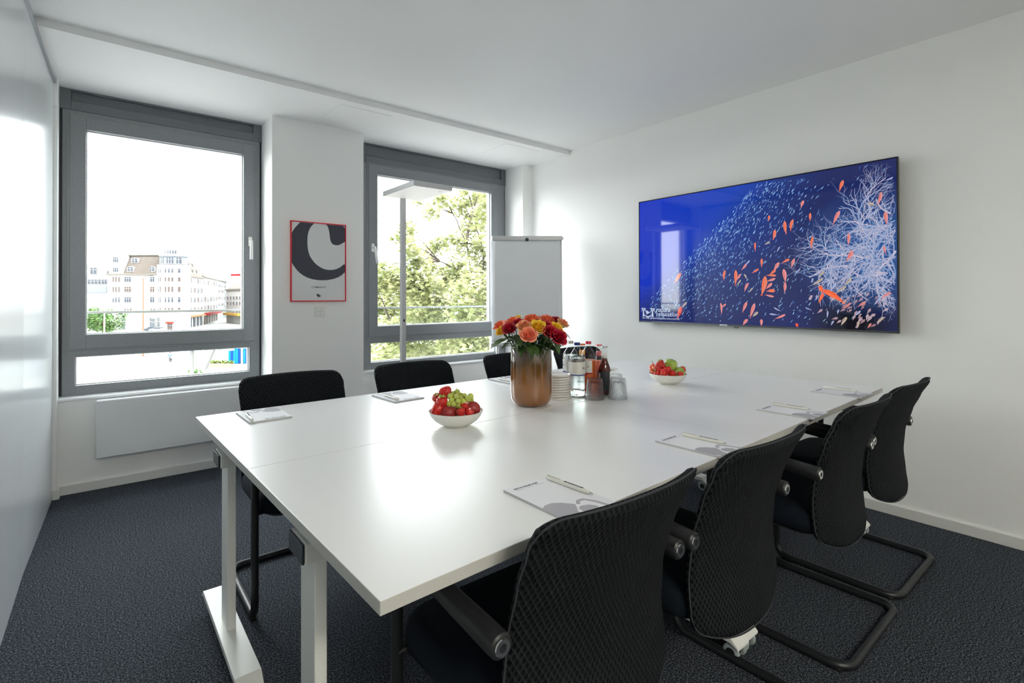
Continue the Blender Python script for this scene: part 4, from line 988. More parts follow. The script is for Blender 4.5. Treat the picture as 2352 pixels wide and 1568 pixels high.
g1 = 'strawberries in the near bowl'
for c, s, tip, lb, kw in [
    ((.963, 1.578, .857), 1.15, (-.9, .3, .05), 'large strawberry lying on its side on top of the near bowl', {}),
    ((.941, 1.600, .833), 1.0, (.6, .2, -.7), 'strawberry behind the top left one, leaves pointing left, near bowl', {}),
    ((.934, 1.556, .829), 1.12, (.15, .1, -1), 'strawberry with big green calyx facing up left of the grapes', {}),
    ((.925, 1.568, .803), 1.3, (-.6, -.1, -.45), 'big strawberry at the left rim of the near bowl, without visible leaves', dict(calyx=False)),
    ((.990, 1.505, .811), .9, (.1, -.9, .2), 'round strawberry under the grapes in the near bowl', dict(calyx=False)),
    ((.967, 1.487, .800), .85, (.05, -.3, -1), 'small strawberry with star-shaped calyx at the front rim of the near bowl', {}),
    ((.994, 1.475, .800), .9, (-.2, -.1, 1), 'cut strawberry with flat top at the front rim of the near bowl', dict(calyx=False, cut=True)),
    ((1.052, 1.562, .802), .8, (-.6, -.3, -.4), 'small strawberry half hidden at the right rim of the near bowl', {})]:
    strawberry(c, s, tip, lb, g1, **kw)
nectarine((.953, 1.542, .791), .0300, (.25, .1, 0), 'dark red nectarine in the middle front of the near bowl')
nectarine((1.034, 1.514, .797), .0285, (.1, .75, .6), 'dark red nectarine standing at the right of the near bowl')
nectarine((1.005, 1.582, .790), .0290, (0, .2, 0), 'dark red nectarine at the back under the grapes of the near bowl')
m_grape = mat('green_grape', S(190, 200, 96), .18, Subsurface_Weight=.5, Subsurface_Scale=.01, Coat_Weight=.3)
m_grape2 = mat('pink_grape', S(222, 104, 78), .18, Subsurface_Weight=.5, Subsurface_Scale=.01, Coat_Weight=.3, noise=(50, S(232, 140, 96)))
def grapes(name, pts, r, m, stem, label):
    c = Vector((sum(p[0] for p in pts) / len(pts), sum(p[1] for p in pts) / len(pts), min(p[2] for p in pts)))
    t = thing(name, label, 'grapes', c); g = G(); g.ball((0, 0, 0), r, 12, sz=(1, 1, 1.06)); me = g.mesh('grape', m, 180)
    for p in pts:
        o = link('grape', me, t, Vector(p) - c); s = random.uniform(.9, 1.12); o.scale = (s, s, s); o.rotation_euler = (random.uniform(-.6, .6), random.uniform(-.6, .6), 0)
    g = G(); g.tube([Vector(p) - c for p in stem], .0013, 6)
    for p in pts[::2]: g.tube([Vector(stem[-1]) - c, Vector(p) - c], .0008, 5)
    g.obj('stem', mat('grape_stem', S(92, 84, 48), .7), t)
grapes('grape_bunch', [(.959, 1.542, .846), (.994, 1.552, .856), (.971, 1.52, .847), (1.008, 1.528, .843), (1.02, 1.506, .844), (.958, 1.531, .834), (.967, 1.504, .834), (.988, 1.506, .831), (.958, 1.517, .824), (1.007, 1.504, .837), (.951, 1.536, .822), (.989, 1.57, .847), (1.01, 1.553, .842), (1.032, 1.522, .826), (.992, 1.529, .835), (.981, 1.551, .833), (.975, 1.516, .818)],
         .0102, m_grape, [(1.005, 1.575, .866), (.995, 1.55, .852), (.985, 1.53, .842)], 'bunch of green grapes on top of the near bowl')
g2 = 'strawberries in the far bowl'
for c, s, tip, lb, kw in [
    ((2.299, 1.614, .846), .95, (.4, -.2, -.6), 'strawberry on the very top of the far bowl left of the apple', {}),
    ((2.266, 1.604, .834), 1.05, (-.8, .1, -.4), 'strawberry lying slanted below the top one, far bowl', dict(calyx=False)),
    ((2.274, 1.581, .833), .72, (.2, -1, 0), 'small round strawberry left of the upper apple, far bowl', {}),
    ((2.274, 1.556, .818), 1.1, (0, -.2, -1), 'strawberry pointing down in front of the upper green apple', {}),
    ((2.248, 1.562, .802), 1.1, (.05, -.1, 1), 'strawberry with its tip up at the front rim of the far bowl', dict(calyx=False)),
    ((2.282, 1.533, .799), 1.1, (-.4, -.4, .5), 'strawberry at the front rim beside the lower green apple', dict(calyx=False)),
    ((2.232, 1.590, .800), .85, (.2, -.5, -.6), 'small strawberry with bright calyx at the left front of the far bowl', {}),
    ((2.250, 1.590, .817), .9, (-.2, -1, -.3), 'strawberry with pale highlight in the middle left of the far bowl', {}),
    ((2.312, 1.508, .796), .9, (.6, -.5, .2), 'strawberry in front of the lower green apple at the rim', {}),
    ((2.388, 1.545, .808), 1.0, (-.7, .1, -.5), 'strawberry with leaves outwards at the right rim of the far bowl', {})]:
    strawberry(c, s, tip, lb, g2, **kw)
m_apple = mat('green_apple', S(150, 182, 66), .28, noise=(26, S(176, 196, 104)), Coat_Weight=.2)
for c, r, rt, lb in [((2.341, 1.582, .837), .0335, (.2, .1, 0), 'green apple on top of the far bowl'), ((2.366, 1.546, .793), .0325, (1.3, .2, .4), 'green apple lower in the far bowl at the right')]:
    t = thing('apple', lb, 'apple', c, group='green apples in the far bowl'); g = G(); N = 24; prof = []
    for j in range(N + 1):
        a = PI * j / N; z = -math.cos(a) * r * .93; q = math.sin(a) ** .86 * r
        if j > N - 6: z -= r * .22 * ((j - N + 6) / 6) ** 2
        if j < 4: z += r * .12 * ((4 - j) / 4) ** 2
        prof.append((max(1e-6, q * (1 + .05 * math.cos(a - PI))), z))
    g.lathe(prof, n=36); o = g.obj('fruit_body', m_apple, t, sharp=180); o.rotation_euler = rt
    g = G(); g.tube([(0, 0, r * .60), (.002, 0, r * .95)], .0012, 6); o = g.obj('stalk', m_stem, t); o.rotation_euler = rt
grapes('grape_bunch', [(2.258, 1.634, .836), (2.244, 1.635, .827), (2.232, 1.609, .826), (2.237, 1.628, .815), (2.244, 1.62, .809), (2.240, 1.618, .802), (2.264, 1.629, .826), (2.246, 1.612, .803), (2.254, 1.638, .803)],
         .0095, m_grape2, [(2.253, 1.637, .860), (2.259, 1.633, .846), (2.262, 1.628, .834)], 'bunch of orange-pink grapes at the left of the far bowl')

# ================================================================== PLATES, GLASSES, BOTTLES
g = G(); g.lathe([(1e-6, .0015), (.046, .0015), (.050, 0), (.0565, .0004), (.0585, .002), (.0585, .0085), (.0575, .0102), (.0555, .0102), (.054, .0072), (.050, .0062), (1e-6, .0062)], n=48)
PLM = g.mesh('plate', m_plate, 60)
names_ = ['bottom plate of the grey-white stack by the vase'] + ['grey-white plate in the stack by the vase, %s from the bottom' % k for k in ('second', 'third', 'fourth', 'fifth')] + ['grey-white plate in the stack by the vase, %s from the top' % k for k in ('fifth', 'fourth', 'third', 'second')] + ['top plate of the grey-white stack by the vase']
for k in range(10):
    o = link('plate', PLM, None, (1.604 + random.uniform(-.0008, .0008), 1.673 + random.uniform(-.0008, .0008), TZ + k * .01095)); tag(o, names_[k], 'plate', 'stacked small plates beside the vase')
def tumbler_mesh():
    g = G(); g.lathe([(1e-6, .074), (.026, .074), (.0285, .070), (.0385, .003), (.0402, .0), (.0428, .003), (.0345, .086), (.0325, .0915), (.029, .0925), (1e-6, .0905)], n=48)
    return g.mesh('tumbler', m_glass_d, 60)
TM = tumbler_mesh()
for x, y, lb in ((1.717, 1.551, 'upside-down dimpled tumbler in front of the orange lemonade bottle'), (1.800, 1.489, 'upside-down dimpled tumbler to the right of the cola bottle'), (1.888, 1.580, 'upside-down tumbler behind the other two glasses')):
    o = link('tumbler', TM, None, (x, y, TZ)); tag(o, lb, 'glass', 'upside-down tumblers by the bottles')
FACE = math.atan2(-1, -1)     # label front roughly towards the camera side of the table
def arc(g, r, z0, z1, a0, a1, n=24):
    vs = []
    for z in (z0, z1): vs += [(r * math.cos(a0 + (a1 - a0) * i / n), r * math.sin(a0 + (a1 - a0) * i / n), z) for i in range(n + 1)]
    return g.add(vs, [(i, i + 1, n + 2 + i, n + 1 + i) for i in range(n)], True)
def bottle(x, y, prof, glassm, liq, level, capc, cap, label, deco, rz=0):
    t = thing('bottle', label, 'bottle', (x, y, TZ), rz, 'drinks bottles grouped behind the glasses')
    th = .0022; inner = [(max(1e-6, r - th), z + (.006 if i == 0 else 0)) for i, (r, z) in enumerate(prof)]
    g = G(); g.lathe([(1e-6, .004)] + prof + [(r, z) for r, z in reversed(inner)] + [(1e-6, inner[0][1])], n=48); g.obj('glass_body', glassm, t, sharp=50)
    lq = []
    for (r, z), (r2, z2) in zip(prof[:-1], prof[1:]):
        lq.append((max(1e-6, r - th * .7), max(z, .0065)))
        if z2 >= level: lq.append((r + (r2 - r) * (level - z) / (z2 - z) - th * .7, level)); break
    g = G(); g.lathe([(1e-6, .0065)] + [p for p in lq if p[1] >= .0065] + [(1e-6, level)], n=48); g.obj('drink', liq, t, sharp=50)
    r, z0, z1 = cap; g = G(); pr = [(1e-6, z0 + .001), (r, z0)]
    k = 3
    for i in range(k): pr += [(r, z0 + (z1 - z0) * (i + .5) / k), (r * .965, z0 + (z1 - z0) * (i + .8) / k), (r, z0 + (z1 - z0) * (i + 1) / k - .0004)]
    pr += [(r * .93, z1), (1e-6, z1)]
    g.lathe(pr, n=28); g.obj('cap', capc, t, sharp=50)
    deco(t)
    return t
WATER = [(.028, .000), (.0335, .002), (.0362, .009), (.0368, .03), (.0365, .10), (.0368, .168), (.0352, .182), (.0285, .197), (.0200, .209), (.0135, .219), (.0118, .224), (.0116, .236)]
SMALL = [(.024, .000), (.028, .003), (.0290, .012), (.0290, .115), (.0268, .128), (.0195, .148), (.0148, .163), (.0135, .178), (.0128, .206), (.0124, .212), (.0138, .214), (.0138, .220)]
def cm(n, c): return mat(n, c, .3, .6)
m_stripe_b, m_stripe_r = mat('blue_label_stripe', S(44, 62, 140), .5), mat('red_label_stripe', S(186, 30, 40), .5)
def deco_big(stripe, txt, a_main, side=None):
    def f(t):
        r = .0371
        g = G(); arc(g, r, .104, .160, a_main - 1.15, a_main + 1.3, 32); lb = g.obj('label', m_label, t, sharp=180)
        g = G(); arc(g, r, .104, .160, a_main - 2.6, a_main - 1.25, 24); g.obj('side_label', m_label, t, sharp=180)
        g = G(); arc(g, r + .0002, .099, .1035, a_main - 2.6, a_main + 1.3, 40); arc(g, r + .0003, .0975, .1065, a_main - 1.9, a_main - 1.2, 12); g.obj('label_stripe', stripe, t, sharp=180)
        g = G()
        for i, z in enumerate((.148, .140, .135, .130, .120, .114)):
            a1 = a_main - 2.0 + (.4, .55, .35, .5, .3, .45)[i]; arc(g, r + .0002, z, z + (.0022 if i != 3 else .0045), a_main - 2.05, a1, 6)
        g.obj('label_print', mat('label_print_blue_grey', S(84, 104, 136), .6), t, sharp=180)
        g = G()       # raised dots of the embossed band
        for row in range(4):
            for k in range(22):
                a = 2 * PI * (k + .5 * (row % 2)) / 22; rr = .0368 - .0010 * row
                g.ball((rr * math.cos(a), rr * math.sin(a), .1645 + row * .0055), .0019, 4)
        o = g.obj('embossed_dots', m_glass, t); o['kind'] = 'stuff'
        if txt:
            aa = a_main + .75
            text_mesh(txt, .0135, mat('label_text_grey', S(70, 74, 84), .6), lb, 'lettering',
                      Matrix.Rotation(aa, 4, 'Z') @ Matrix.Translation((r + .0012, -.0060, .128)) @ Matrix(((0, 0, 1, 0), (1, 0, 0, 0), (0, 1, 0, 0), (0, 0, 0, 1))))
    return f
def deco_small(col, neck, a_main, r=.0293):
    def f(t):
        g = G(); arc(g, r, .028, .112, a_main - 2.3, a_main + .75, 40); lb = g.obj('label', col, t, sharp=180)
        g = G(); arc(g, r, .028, .112, a_main + .78, a_main + 1.7, 16); g.obj('side_label', m_label, t, sharp=180)
        g = G(); g.lathe([(.0141, .172), (.0137, .194)], n=32); g.obj('neck_label', neck, t, sharp=180)
        g = G()
        for k in range(10): arc(g, r + .0002, .084, .104, a_main - 1.35 + k * .05, a_main - 1.335 + k * .05 + .012 * (k % 3), 2)
        g.obj('barcode', m_label, t, sharp=180)
    return f
A0 = -2.25
bottle(1.698, 1.642, WATER, m_glass, m_water, .176, cm('blue_screw_cap', S(40, 56, 120)), (.0138, .2335, .2465), 'clear water bottle with dark blue cap, nearest the plate stack', deco_big(m_stripe_b, 'Bo', A0))
bottle(1.737, 1.722, WATER, m_glass, m_water, .180, cm('silver_screw_cap', S(196, 192, 184)), (.0138, .2335, .2465), 'clear water bottle with silver cap, behind the blue-capped one', deco_big(m_stripe_b, '', A0 + .5))
bottle(1.782, 1.650, WATER, m_glass, m_juice, .160, cm('red_screw_cap', S(206, 60, 84)), (.0138, .2335, .2465), 'tall bottle of orange lemonade with red cap and red striped label', deco_big(m_stripe_r, 'rk', A0 - .95))
m_dark_label = mat('black_bottle_label', S(34, 36, 42), .45)
bottle(1.815, 1.580, SMALL, m_glass, m_cola, .172, cm('silver_crown_cap', S(190, 192, 196)), (.0150, .2195, .2265), 'small bottle of dark cola with black label and silver crown cap', deco_small(m_dark_label, m_label, A0))
bottle(1.862, 1.655, SMALL, m_glass, m_pinkj, .150, cm('pink_crown_cap', S(214, 110, 116)), (.0150, .2195, .2265), 'small pink-orange lemonade bottle with pink crown cap behind the cola', deco_small(mat('peach_label', S(232, 160, 140), .5), mat('pink_neck_label', S(216, 120, 130), .5), A0))
bottle(1.830, 1.735, SMALL, m_glass, m_pinkj, .160, cm('orange_crown_cap', S(222, 110, 60)), (.0150, .2195, .2265), 'small lemonade bottle with orange crown cap at the back of the bottle group', deco_small(m_label, mat('orange_neck_label', S(236, 160, 60), .5), A0))
# ================================================================== OUTSIDE (room is about 9 m above the street)
YAW = math.radians(39.07); R2 = Vector((math.cos(YAW), -math.sin(YAW), 0)); F2 = Vector((math.sin(YAW), math.cos(YAW), 0))
GZ = -8.9
def at(a, w, z=GZ): return R2 * a + F2 * w + Vector((0, 0, z))
def rz_(): return -YAW
g = G(); g.box(-420, 420, -60, 620, -.3, 0)
gr = g.obj('street_ground', mat('pale_asphalt', S(132, 131, 130), .9, noise=(.08, S(142, 140, 138))), None); gr.rotation_euler = (0, 0, -YAW); gr.location = (0, 0, GZ)
struct(gr, 'pale street and square far below the windows', 'street')
m_fac = mat('cream_render_facade', (0.290, 0.280, 0.268, 1), .8); m_fac2 = mat('pale_grey_facade', (0.167, 0.174, 0.174, 1), .7)
m_roof = mat('brown_grey_mansard_tiles', (0.087, 0.072, 0.064, 1), .8, noise=(1.5, (0.102, 0.087, 0.075, 1))); m_cor = mat('cornice_stone', (0.109, 0.099, 0.087, 1), .8)
m_winf = mat('white_window_frames', (0.290, 0.290, 0.290, 1), .5); m_wing = mat('distant_window_glass', (0.043, 0.049, 0.061, 1), .3)
m_wing2 = mat('distant_window_curtain', (0.072, 0.052, 0.046, 1), .6); m_zinc = mat('zinc_grey', (0.129, 0.142, 0.170, 1), .5)
def win_mesh(name, cols, rows, gm):
    g = G(); g.box(-.5, .5, 0, .1, 0, 1, 1); f = .045
    for i in range(cols + 1): x = -.5 + i / cols; g.box(x - f / 2, x + f / 2, -.08, .02, 0, 1)
    for z in ([0, .68, 1] if rows == 2 else [0, 1]): g.box(-.5, .5, -.08, .02, z - f / 2, z + f / 2)
    return g.mesh(name, [m_winf, gm])
W1, W3, W1c, W3c = win_mesh('window', 1, 2, m_wing), win_mesh('window', 3, 2, m_wing), win_mesh('window', 1, 1, m_wing2), win_mesh('window', 3, 2, m_wing2)
def win(par, a, z, w, h, y, me, rz=0):
    o = link('window', me, par, (a, y, z), (0, 0, rz), scale=(w, 1, h)); return o
# --- corner building: local frame a to the right, y away, z up from the street; 1 px of the photo ~ 0.136 m there
PXM = 160 / 1177.56
def A_(u): return (u - 1182.7) * PXM
def Z_(v): return 2.2 + (675.2 - v) * PXM - GZ
b = thing('corner_building', 'large cream corner building with brown mansard roof and round glazed corner turret', 'building', at(0, 160), rz_())
g = G(); g.box(A_(247), A_(366), 0, 14, 0, Z_(630)); g.obj('facade_wing', m_fac, b)
g = G(); g.box(A_(245), A_(368), -.5, 14, Z_(631), Z_(627.5)); g.obj('cornice', m_cor, b)
g = G(); x0, x1 = A_(285), A_(368)
g.add([(x0 - .6, 0, Z_(627.5)), (x1, 0, Z_(627.5)), (x1, 2.6, Z_(585)), (x0 + .4, 2.6, Z_(585)), (x0 - .6, 14, Z_(627.5)), (x1, 14, Z_(627.5)), (x1, 11, Z_(585)), (x0 + .4, 11, Z_(585))],
      [(0, 1, 2, 3), (1, 5, 6, 2), (5, 4, 7, 6), (4, 0, 3, 7), (3, 2, 6, 7)]); g.obj('mansard_roof', m_roof, b)
g = G(); g.box(A_(262), A_(370), 2.0, 12, Z_(585), Z_(582.5)); g.obj('roof_edge', m_cor, b)
g = G(); g.box(A_(258), A_(284), -.1, 13, Z_(628), Z_(583)); g.obj('gable_block', m_fac, b)
for v0, v1 in ((602, 590), (624, 614)): win(b, A_(267), Z_(v0), 1.7, Z_(v1) - Z_(v0), -.2, W3)
for j, (v0, v1, us) in enumerate(((603, 591.5, (303, 329, 353)), (623, 612, (299, 323.5, 348.5)))):
    for u in us:
        yy = .35 if j else 1.5
        g = G(); w = .95; h = Z_(v1) - Z_(v0); n = 8
        pts = [(-w, 0), (w, 0)] + [(w * math.cos(PI * i / n), h * .72 + w * .45 * math.sin(PI * i / n)) for i in range(n + 1)]
        g.add([(x * 1.15, 0, z * 1.08) for x, z in pts] + [(x * 1.15, 3, z * 1.08) for x, z in pts], [tuple(range(len(pts)))] + [(i, (i + 1) % len(pts), len(pts) + (i + 1) % len(pts), len(pts) + i) for i in range(len(pts))])
        o = g.obj('dormer', m_fac, b); o.location = (A_(u), yy - .3, Z_(v0))
        g = G(); g.add([(x * .9, -.05, .15 + z * .9) for x, z in pts], [tuple(range(len(pts)))]); g.obj('pane', m_wing, o)
        g = G(); g.box(-.06, .06, -.1, 0, .1, h); g.box(-w * .9, w * .9, -.1, 0, h * .55, h * .6); g.obj('glazing_bar', m_winf, o)
rows = [(647, 635), (670.5, 658), (694, 681.5)]
for ri, (v0, v1) in enumerate(rows):
    for u in (261, 267.3, 274.2): win(b, A_(u), Z_(v0), .42, Z_(v1) - Z_(v0), -.12, W1c if ri < 2 else W1)
    for ci, (u0, u1) in enumerate(((286.5, 302), (313.5, 328), (340.5, 356))):
        win(b, A_((u0 + u1) / 2), Z_(v0), (u1 - u0) * PXM, Z_(v1) - Z_(v0), -.12, W3c if ri == 1 else W3)
for u0 in (287, 314, 341):
    for q in (0, 6.5, 13): win(b, A_(u0 + q + 1), Z_(716), .32, 1.1, -.1, W1c)
for u, kind in ((284, 0), (312, 1), (321, 0), (348, 2), (376, 0)):
    win(b, A_(u), Z_(756), (8 if kind != 2 else 17) * PXM, Z_(729) - Z_(756), -.15 if u < 366 else -4.7, W3c if kind == 1 else W3)
# --- round turret
tx = A_(392.5); tr = 33 * PXM
g = G(); g.lathe([(tr, 0), (tr, Z_(608)), (1e-6, Z_(607))], tx, 1.5, 0, 36); g.obj('turret_wall', m_fac, b, sharp=30)
g = G(); g.lathe([(27 * PXM, Z_(607)), (27 * PXM, Z_(589.5)), (30 * PXM, Z_(589)), (30 * PXM, Z_(587)), (20 * PXM, Z_(583.5)), (19 * PXM, Z_(583))], tx, 1.5, 0, 36); g.obj('turret_drum', m_zinc, b, sharp=30)
g = G(); g.lathe([(18.5 * PXM, Z_(583.5)), (18.5 * PXM, Z_(574)), (19.5 * PXM, Z_(573.4)), (17 * PXM, Z_(571.5)), (10 * PXM, Z_(569)), (1e-6, Z_(568))], tx, 1.5, 0, 32); g.obj('turret_dome', mat('pale_zinc', (0.201, 0.217, 0.244, 1), .5), b, sharp=30)
def round_win(px, v0, v1, wpx, rad, me):
    s = max(-.97, min(.97, (px - 392.5) * PXM / rad)); an = math.asin(s)
    win(b, tx + rad * math.sin(an), Z_(v0), wpx * PXM / max(.35, math.cos(an)), Z_(v1) - Z_(v0), 1.5 - rad * math.cos(an) - .02, me, an)
for px in (366.5, 369.5, 377, 381.5, 386, 395, 400, 405, 412.5, 415.5): round_win(px, 606, 590.5, 3.6, 27 * PXM, W1)
for px in (374, 379, 384, 391, 396, 401, 405): round_win(px, 582.5, 575, 2.8, 18.6 * PXM, W1)
for v0, v1 in ((627, 617), (647, 637), (670.5, 658), (694, 682), (715, 706)):
    for px in (366, 376.5, 383, 395.5, 402, 408, 418): round_win(px, v0, v1, 3.2 if px != 366 else 1.6, tr, W1 if v0 in (627, 694) or px < 380 else W1c)
round_win(377, 756, 728, 9, tr, W3); round_win(404, 756, 740, 9, tr, W3c)
g = G(); g.box(A_(398), A_(412), -3.6, -2.6, Z_(741), Z_(737.5)); g.obj('red_awning', mat('red_awning', S(150, 40, 30), .7), b)
# --- right wing receding along the side street
def wing(name, label, u0, w0, u1, w1, eave, top, cols, rows_, cat='building', mats_=(m_fac, m_roof), win_h=12.0, dorm=True):
    """facade from (u0 at depth w0) to (u1 at depth w1); eave/top = photo row at the near end"""
    P0 = at((u0 - 1182.7) * w0 / 1177.56, w0); P1 = at((u1 - 1182.7) * w1 / 1177.56, w1)
    d = P1 - P0; L = d.length; rz = math.atan2(d.y, d.x)
    t = thing(name, label, cat, P0, rz)
    zz = lambda v: 2.04 + (675.2 - v) * w0 / 1177.56 - GZ
    g = G(); g.box(0, L, 0, 14, 0, zz(eave)); g.obj('wall', mats_[0], t)
    g = G(); g.box(-.2, L + .2, -.5, 14, zz(eave) - .1, zz(eave) + .45); g.obj('cornice', m_cor, t)
    if top is not None:
        g = G(); g.add([(0, 0, zz(eave) + .4), (L, 0, zz(eave) + .4), (L - .5, 3, zz(top)), (.5, 3, zz(top)), (0, 14, zz(eave) + .4), (L, 14, zz(eave) + .4), (L - .5, 11, zz(top)), (.5, 11, zz(top))],
                       [(0, 1, 2, 3), (1, 5, 6, 2), (5, 4, 7, 6), (4, 0, 3, 7), (3, 2, 6, 7)]); g.obj('roof', mats_[1], t)
    for r_, (v0, v1) in enumerate(rows_):
        for c in range(cols):
            k = (c + .5) / cols; win(t, L * k, zz(v0), L / cols * .42, zz(v1) - zz(v0), -.12, (W1, W1c)[(c + r_) % 2])
    return t, L, zz
tw, L, zz = wing('townhouse', 'cream town house receding right of the round turret, with pale mansard and dormers', 424, 163, 466, 186, 632, 590, 5, rows + [(716, 706)])
for j, (z0, yy) in enumerate(((600, 1.9), (616, .6))):
    for i in range(4): win(tw, L * (i + .6) / 4.4, zz(z0 + 7), 1.7, 1.8, yy, W1)
g = G()
for i in range(5): g.box(L * (i + .2) / 5, L * (i + .7) / 5, -.2, 0, .2, 3.6)
g.obj('shop_windows', m_wing, tw)
g = G(); g.box(.5, L * .9, -1.6, 0, 3.7, 4.1); g.obj('shop_awning', mat('orange_awning', S(150, 90, 60), .7), tw)
tw, L, zz = wing('townhouse', 'cream town house further down the side street, lower with a grey attic row', 467, 188, 500, 225, 634, 617, 5, [(650, 640), (690, 679), (711, 700)])
g = G(); g.box(2, L - 1, -1.8, 0, 3.4, 4.3); g.obj('shop_awning', mat('dark_red_awning', S(110, 30, 32), .7), tw)
g = G()
for i in range(6): g.box(L * (i + .2) / 6, L * (i + .8) / 6, -.2, 0, .2, 3.1)
g.obj('shop_windows', m_wing2, tw)
wing('office_block', 'pale grey office block with tiny square windows down the side street', 500, 228, 520, 262, 640, None, 3, [(700, 694), (684, 678), (668, 662), (655, 650)], mats_=(m_fac2, m_roof))
tw, L, zz = wing('gabled_house', 'low house with a sloping tiled roof at the right end of the side street', 520, 205, 556, 190, 664, 650, 5, [(684, 678), (696, 690), (712, 706)])
g = G(); g.box(1, L - .5, -1.5, 0, 3.2, 4.0); g.obj('shop_awning', mat('yellow_awning', S(160, 120, 50), .7), tw)
t = thing('office_block', 'distant pale block with a long red roof sign', 'building', at((545 - 1182.7) * 260 / 1177.56, 260), rz_())
g = G(); g.box(-4, 9, 0, 12, 0, 20.5); g.obj('wall', m_fac, t)
g = G(); g.box(-3.2, 8, -.3, 0, 20.9, 22.0); g.obj('red_sign', mat('red_roof_sign', S(140, 24, 28), .5), t)
# --- modern block at the left
t = thing('office_block', 'modern pale grey block with ribbon windows left of the corner building', 'building', at((222 - 1182.7) * 170 / 1177.56, 170), rz_())
PM2 = 170 / 1177.56; Z2 = lambda v: 2.1 + (675.2 - v) * PM2 - GZ; A2 = lambda u: (u - 222) * PM2
g = G(); g.box(A2(150), A2(247), 0, 12, 0, Z2(636)); g.obj('wall', m_fac2, t)
g = G(); g.box(A2(150), A2(249), 1.0, 12, Z2(636), Z2(604)); g.obj('upper_storey', mat('pale_green_grey_facade', (0.181, 0.196, 0.189, 1), .6), t)
g = G(); g.box(A2(150), A2(246), -.15, 0, Z2(670), Z2(656)); g.obj('grey_band', m_zinc, t)
for u0 in (203, 211, 219, 227, 235, 241): win(t, A2(u0 + 2.5), Z2(651), 5.4 * PM2, Z2(640) - Z2(651), -.12, W1)
for u0 in (204, 212): win(t, A2(u0 + 2), Z2(628), 5.5 * PM2, Z2(612) - Z2(628), .8, W1)
win(t, A2(243), Z2(626), .5, .9, .85, W1)
# --- street furniture
m_post = mat('pale_lamp_post', (.72, .66, .54, 1), .5); m_rust = mat('rust_brown_post', (0.155, 0.079, 0.046, 1), .7)
def street(u, w, v): return at((u - 1182.7) * w / 1177.56, w), 2.04 + (675.2 - v) * w / 1177.56 - GZ
p, H_ = street(240, 95, 688); t = thing('street_lamp', 'cream curved street lamp in front of the green tree outside', 'street lamp', p, rz_()); q = 95 / 1177.56
g = G(); g.tube(fillet([(0, 0, 0), (0, 0, H_ - 3.0), (.2, 0, H_ - 1.6), (.9, 0, H_ - .3), (1.6, 0, H_ + .3), (2.0, 0, H_ + .35)], 1.0, 5), .11, 8); g.obj('pole', m_post, t)
g = G(); g.ball((2.1, 0, H_ + .3), .2, 6, sz=(1.6, 1, .5)); g.obj('lamp_head', m_post, t)
p, H_ = street(329, 88, 643); t = thing('street_lamp', 'tall straight brown mast lamp in front of the corner building', 'street lamp', p, rz_())
g = G(); g.tube([(0, 0, 0), (0, 0, H_)], .1, 8, radii=[.14, .07]); g.obj('pole', m_rust, t)
g = G(); g.lathe([(1e-6, H_), (.35, H_ + .02), (.33, H_ + .12), (1e-6, H_ + .16)], n=16); g.obj('lamp_head', m_zinc, t)
def car(u, w, rz, col, label):
    p, _ = street(u, w, 0); t = thing('car', label, 'car', p, rz, 'cars on the street outside')
    pr = [(-2.1, .30), (-2.15, .75), (-1.95, .95), (-1.35, 1.0), (-.8, 1.45), (.55, 1.48), (1.25, 1.0), (1.95, .85), (2.12, .6), (2.1, .30)]
    g = G(); n = len(pr); g.add([(x, -.85, z) for x, z in pr] + [(x, .85, z) for x, z in pr], [tuple(range(n)), tuple(range(2 * n - 1, n - 1, -1))] + [(i, n + i, n + (i + 1) % n, (i + 1) % n) for i in range(n)])
    g.obj('body', mat('car_paint_' + col[0], col[1], .25), t, bevel=.08)
    g = G(); g.box(-1.0, 1.0, -.87, .87, 1.02, 1.36); g.obj('side_windows', m_wing, t)
    for x in (-1.35, 1.35):
        for y in (-.8, .8): g = G(); g.lathe([(.32, -.1), (.32, .1)], n=16); o = g.obj('wheel', m_rubber, t); o.matrix_local = Matrix.Translation((x, y, .32)) @ Matrix.Rotation(PI / 2, 4, 'X')
car(352, 152, -YAW + .05, ('dark', S(40, 46, 56)), 'dark car parked before the arches of the corner building')
car(364, 150, -YAW + .1, ('grey', S(120, 124, 130)), 'grey car just behind the dark parked car')
car(549, 110, -YAW + 1.1, ('blue', S(60, 80, 110)), 'small blue-grey car at the right edge of the left window view')
car(224, 126, -YAW, ('yellow', S(170, 126, 20)), 'yellow vehicle under the tree outside the left window')
car(266, 128, -YAW, ('amber', S(170, 120, 20)), 'second yellow vehicle under the tree, to the right')
# --- blue kiosk, viaduct, planter
p, H_ = street(547, 78, 799); t = thing('kiosk', 'bright blue slatted kiosk on the square below', 'kiosk', p, rz_())
m_blue = mat('cyan_blue_panels', S(22, 100, 140), .35); m_blue2 = mat('deep_blue_panels', S(24, 56, 112), .35)
for i in range(8):
    g = G(); g.box(-1.5 + i * .375 + .02, -1.5 + (i + 1) * .375 - .02, 0, 2.2, .05, 2.35); g.obj('panel', (m_blue, m_blue2)[i % 3 == 1 or i == 4], t)
g = G(); g.box(-1.6, 1.6, -.1, 2.3, 2.35, 2.5); g.obj('roof', m_winf, t)
g = G(); g.box(.5, .75, -.15, 0, 0, 2.4); g.obj('white_post', m_winf, t)
p, H_ = street(441, 62, 810); t = thing('concrete_viaduct', 'pale concrete viaduct with a round pillar and slanted strut on the square', 'viaduct', p, rz_()); q = 62 / 1177.56
m_conc = mat('pale_concrete', S(112, 110, 108), .8)
g = G(); g.tube([(0, 0, 0), (0, 0, H_)], .23, 16); g.obj('pillar', m_conc, t)
g = G(); g.box(-.45, 1.1, -.6, 3.6, H_, H_ + .75); g.obj('beam', m_conc, t)
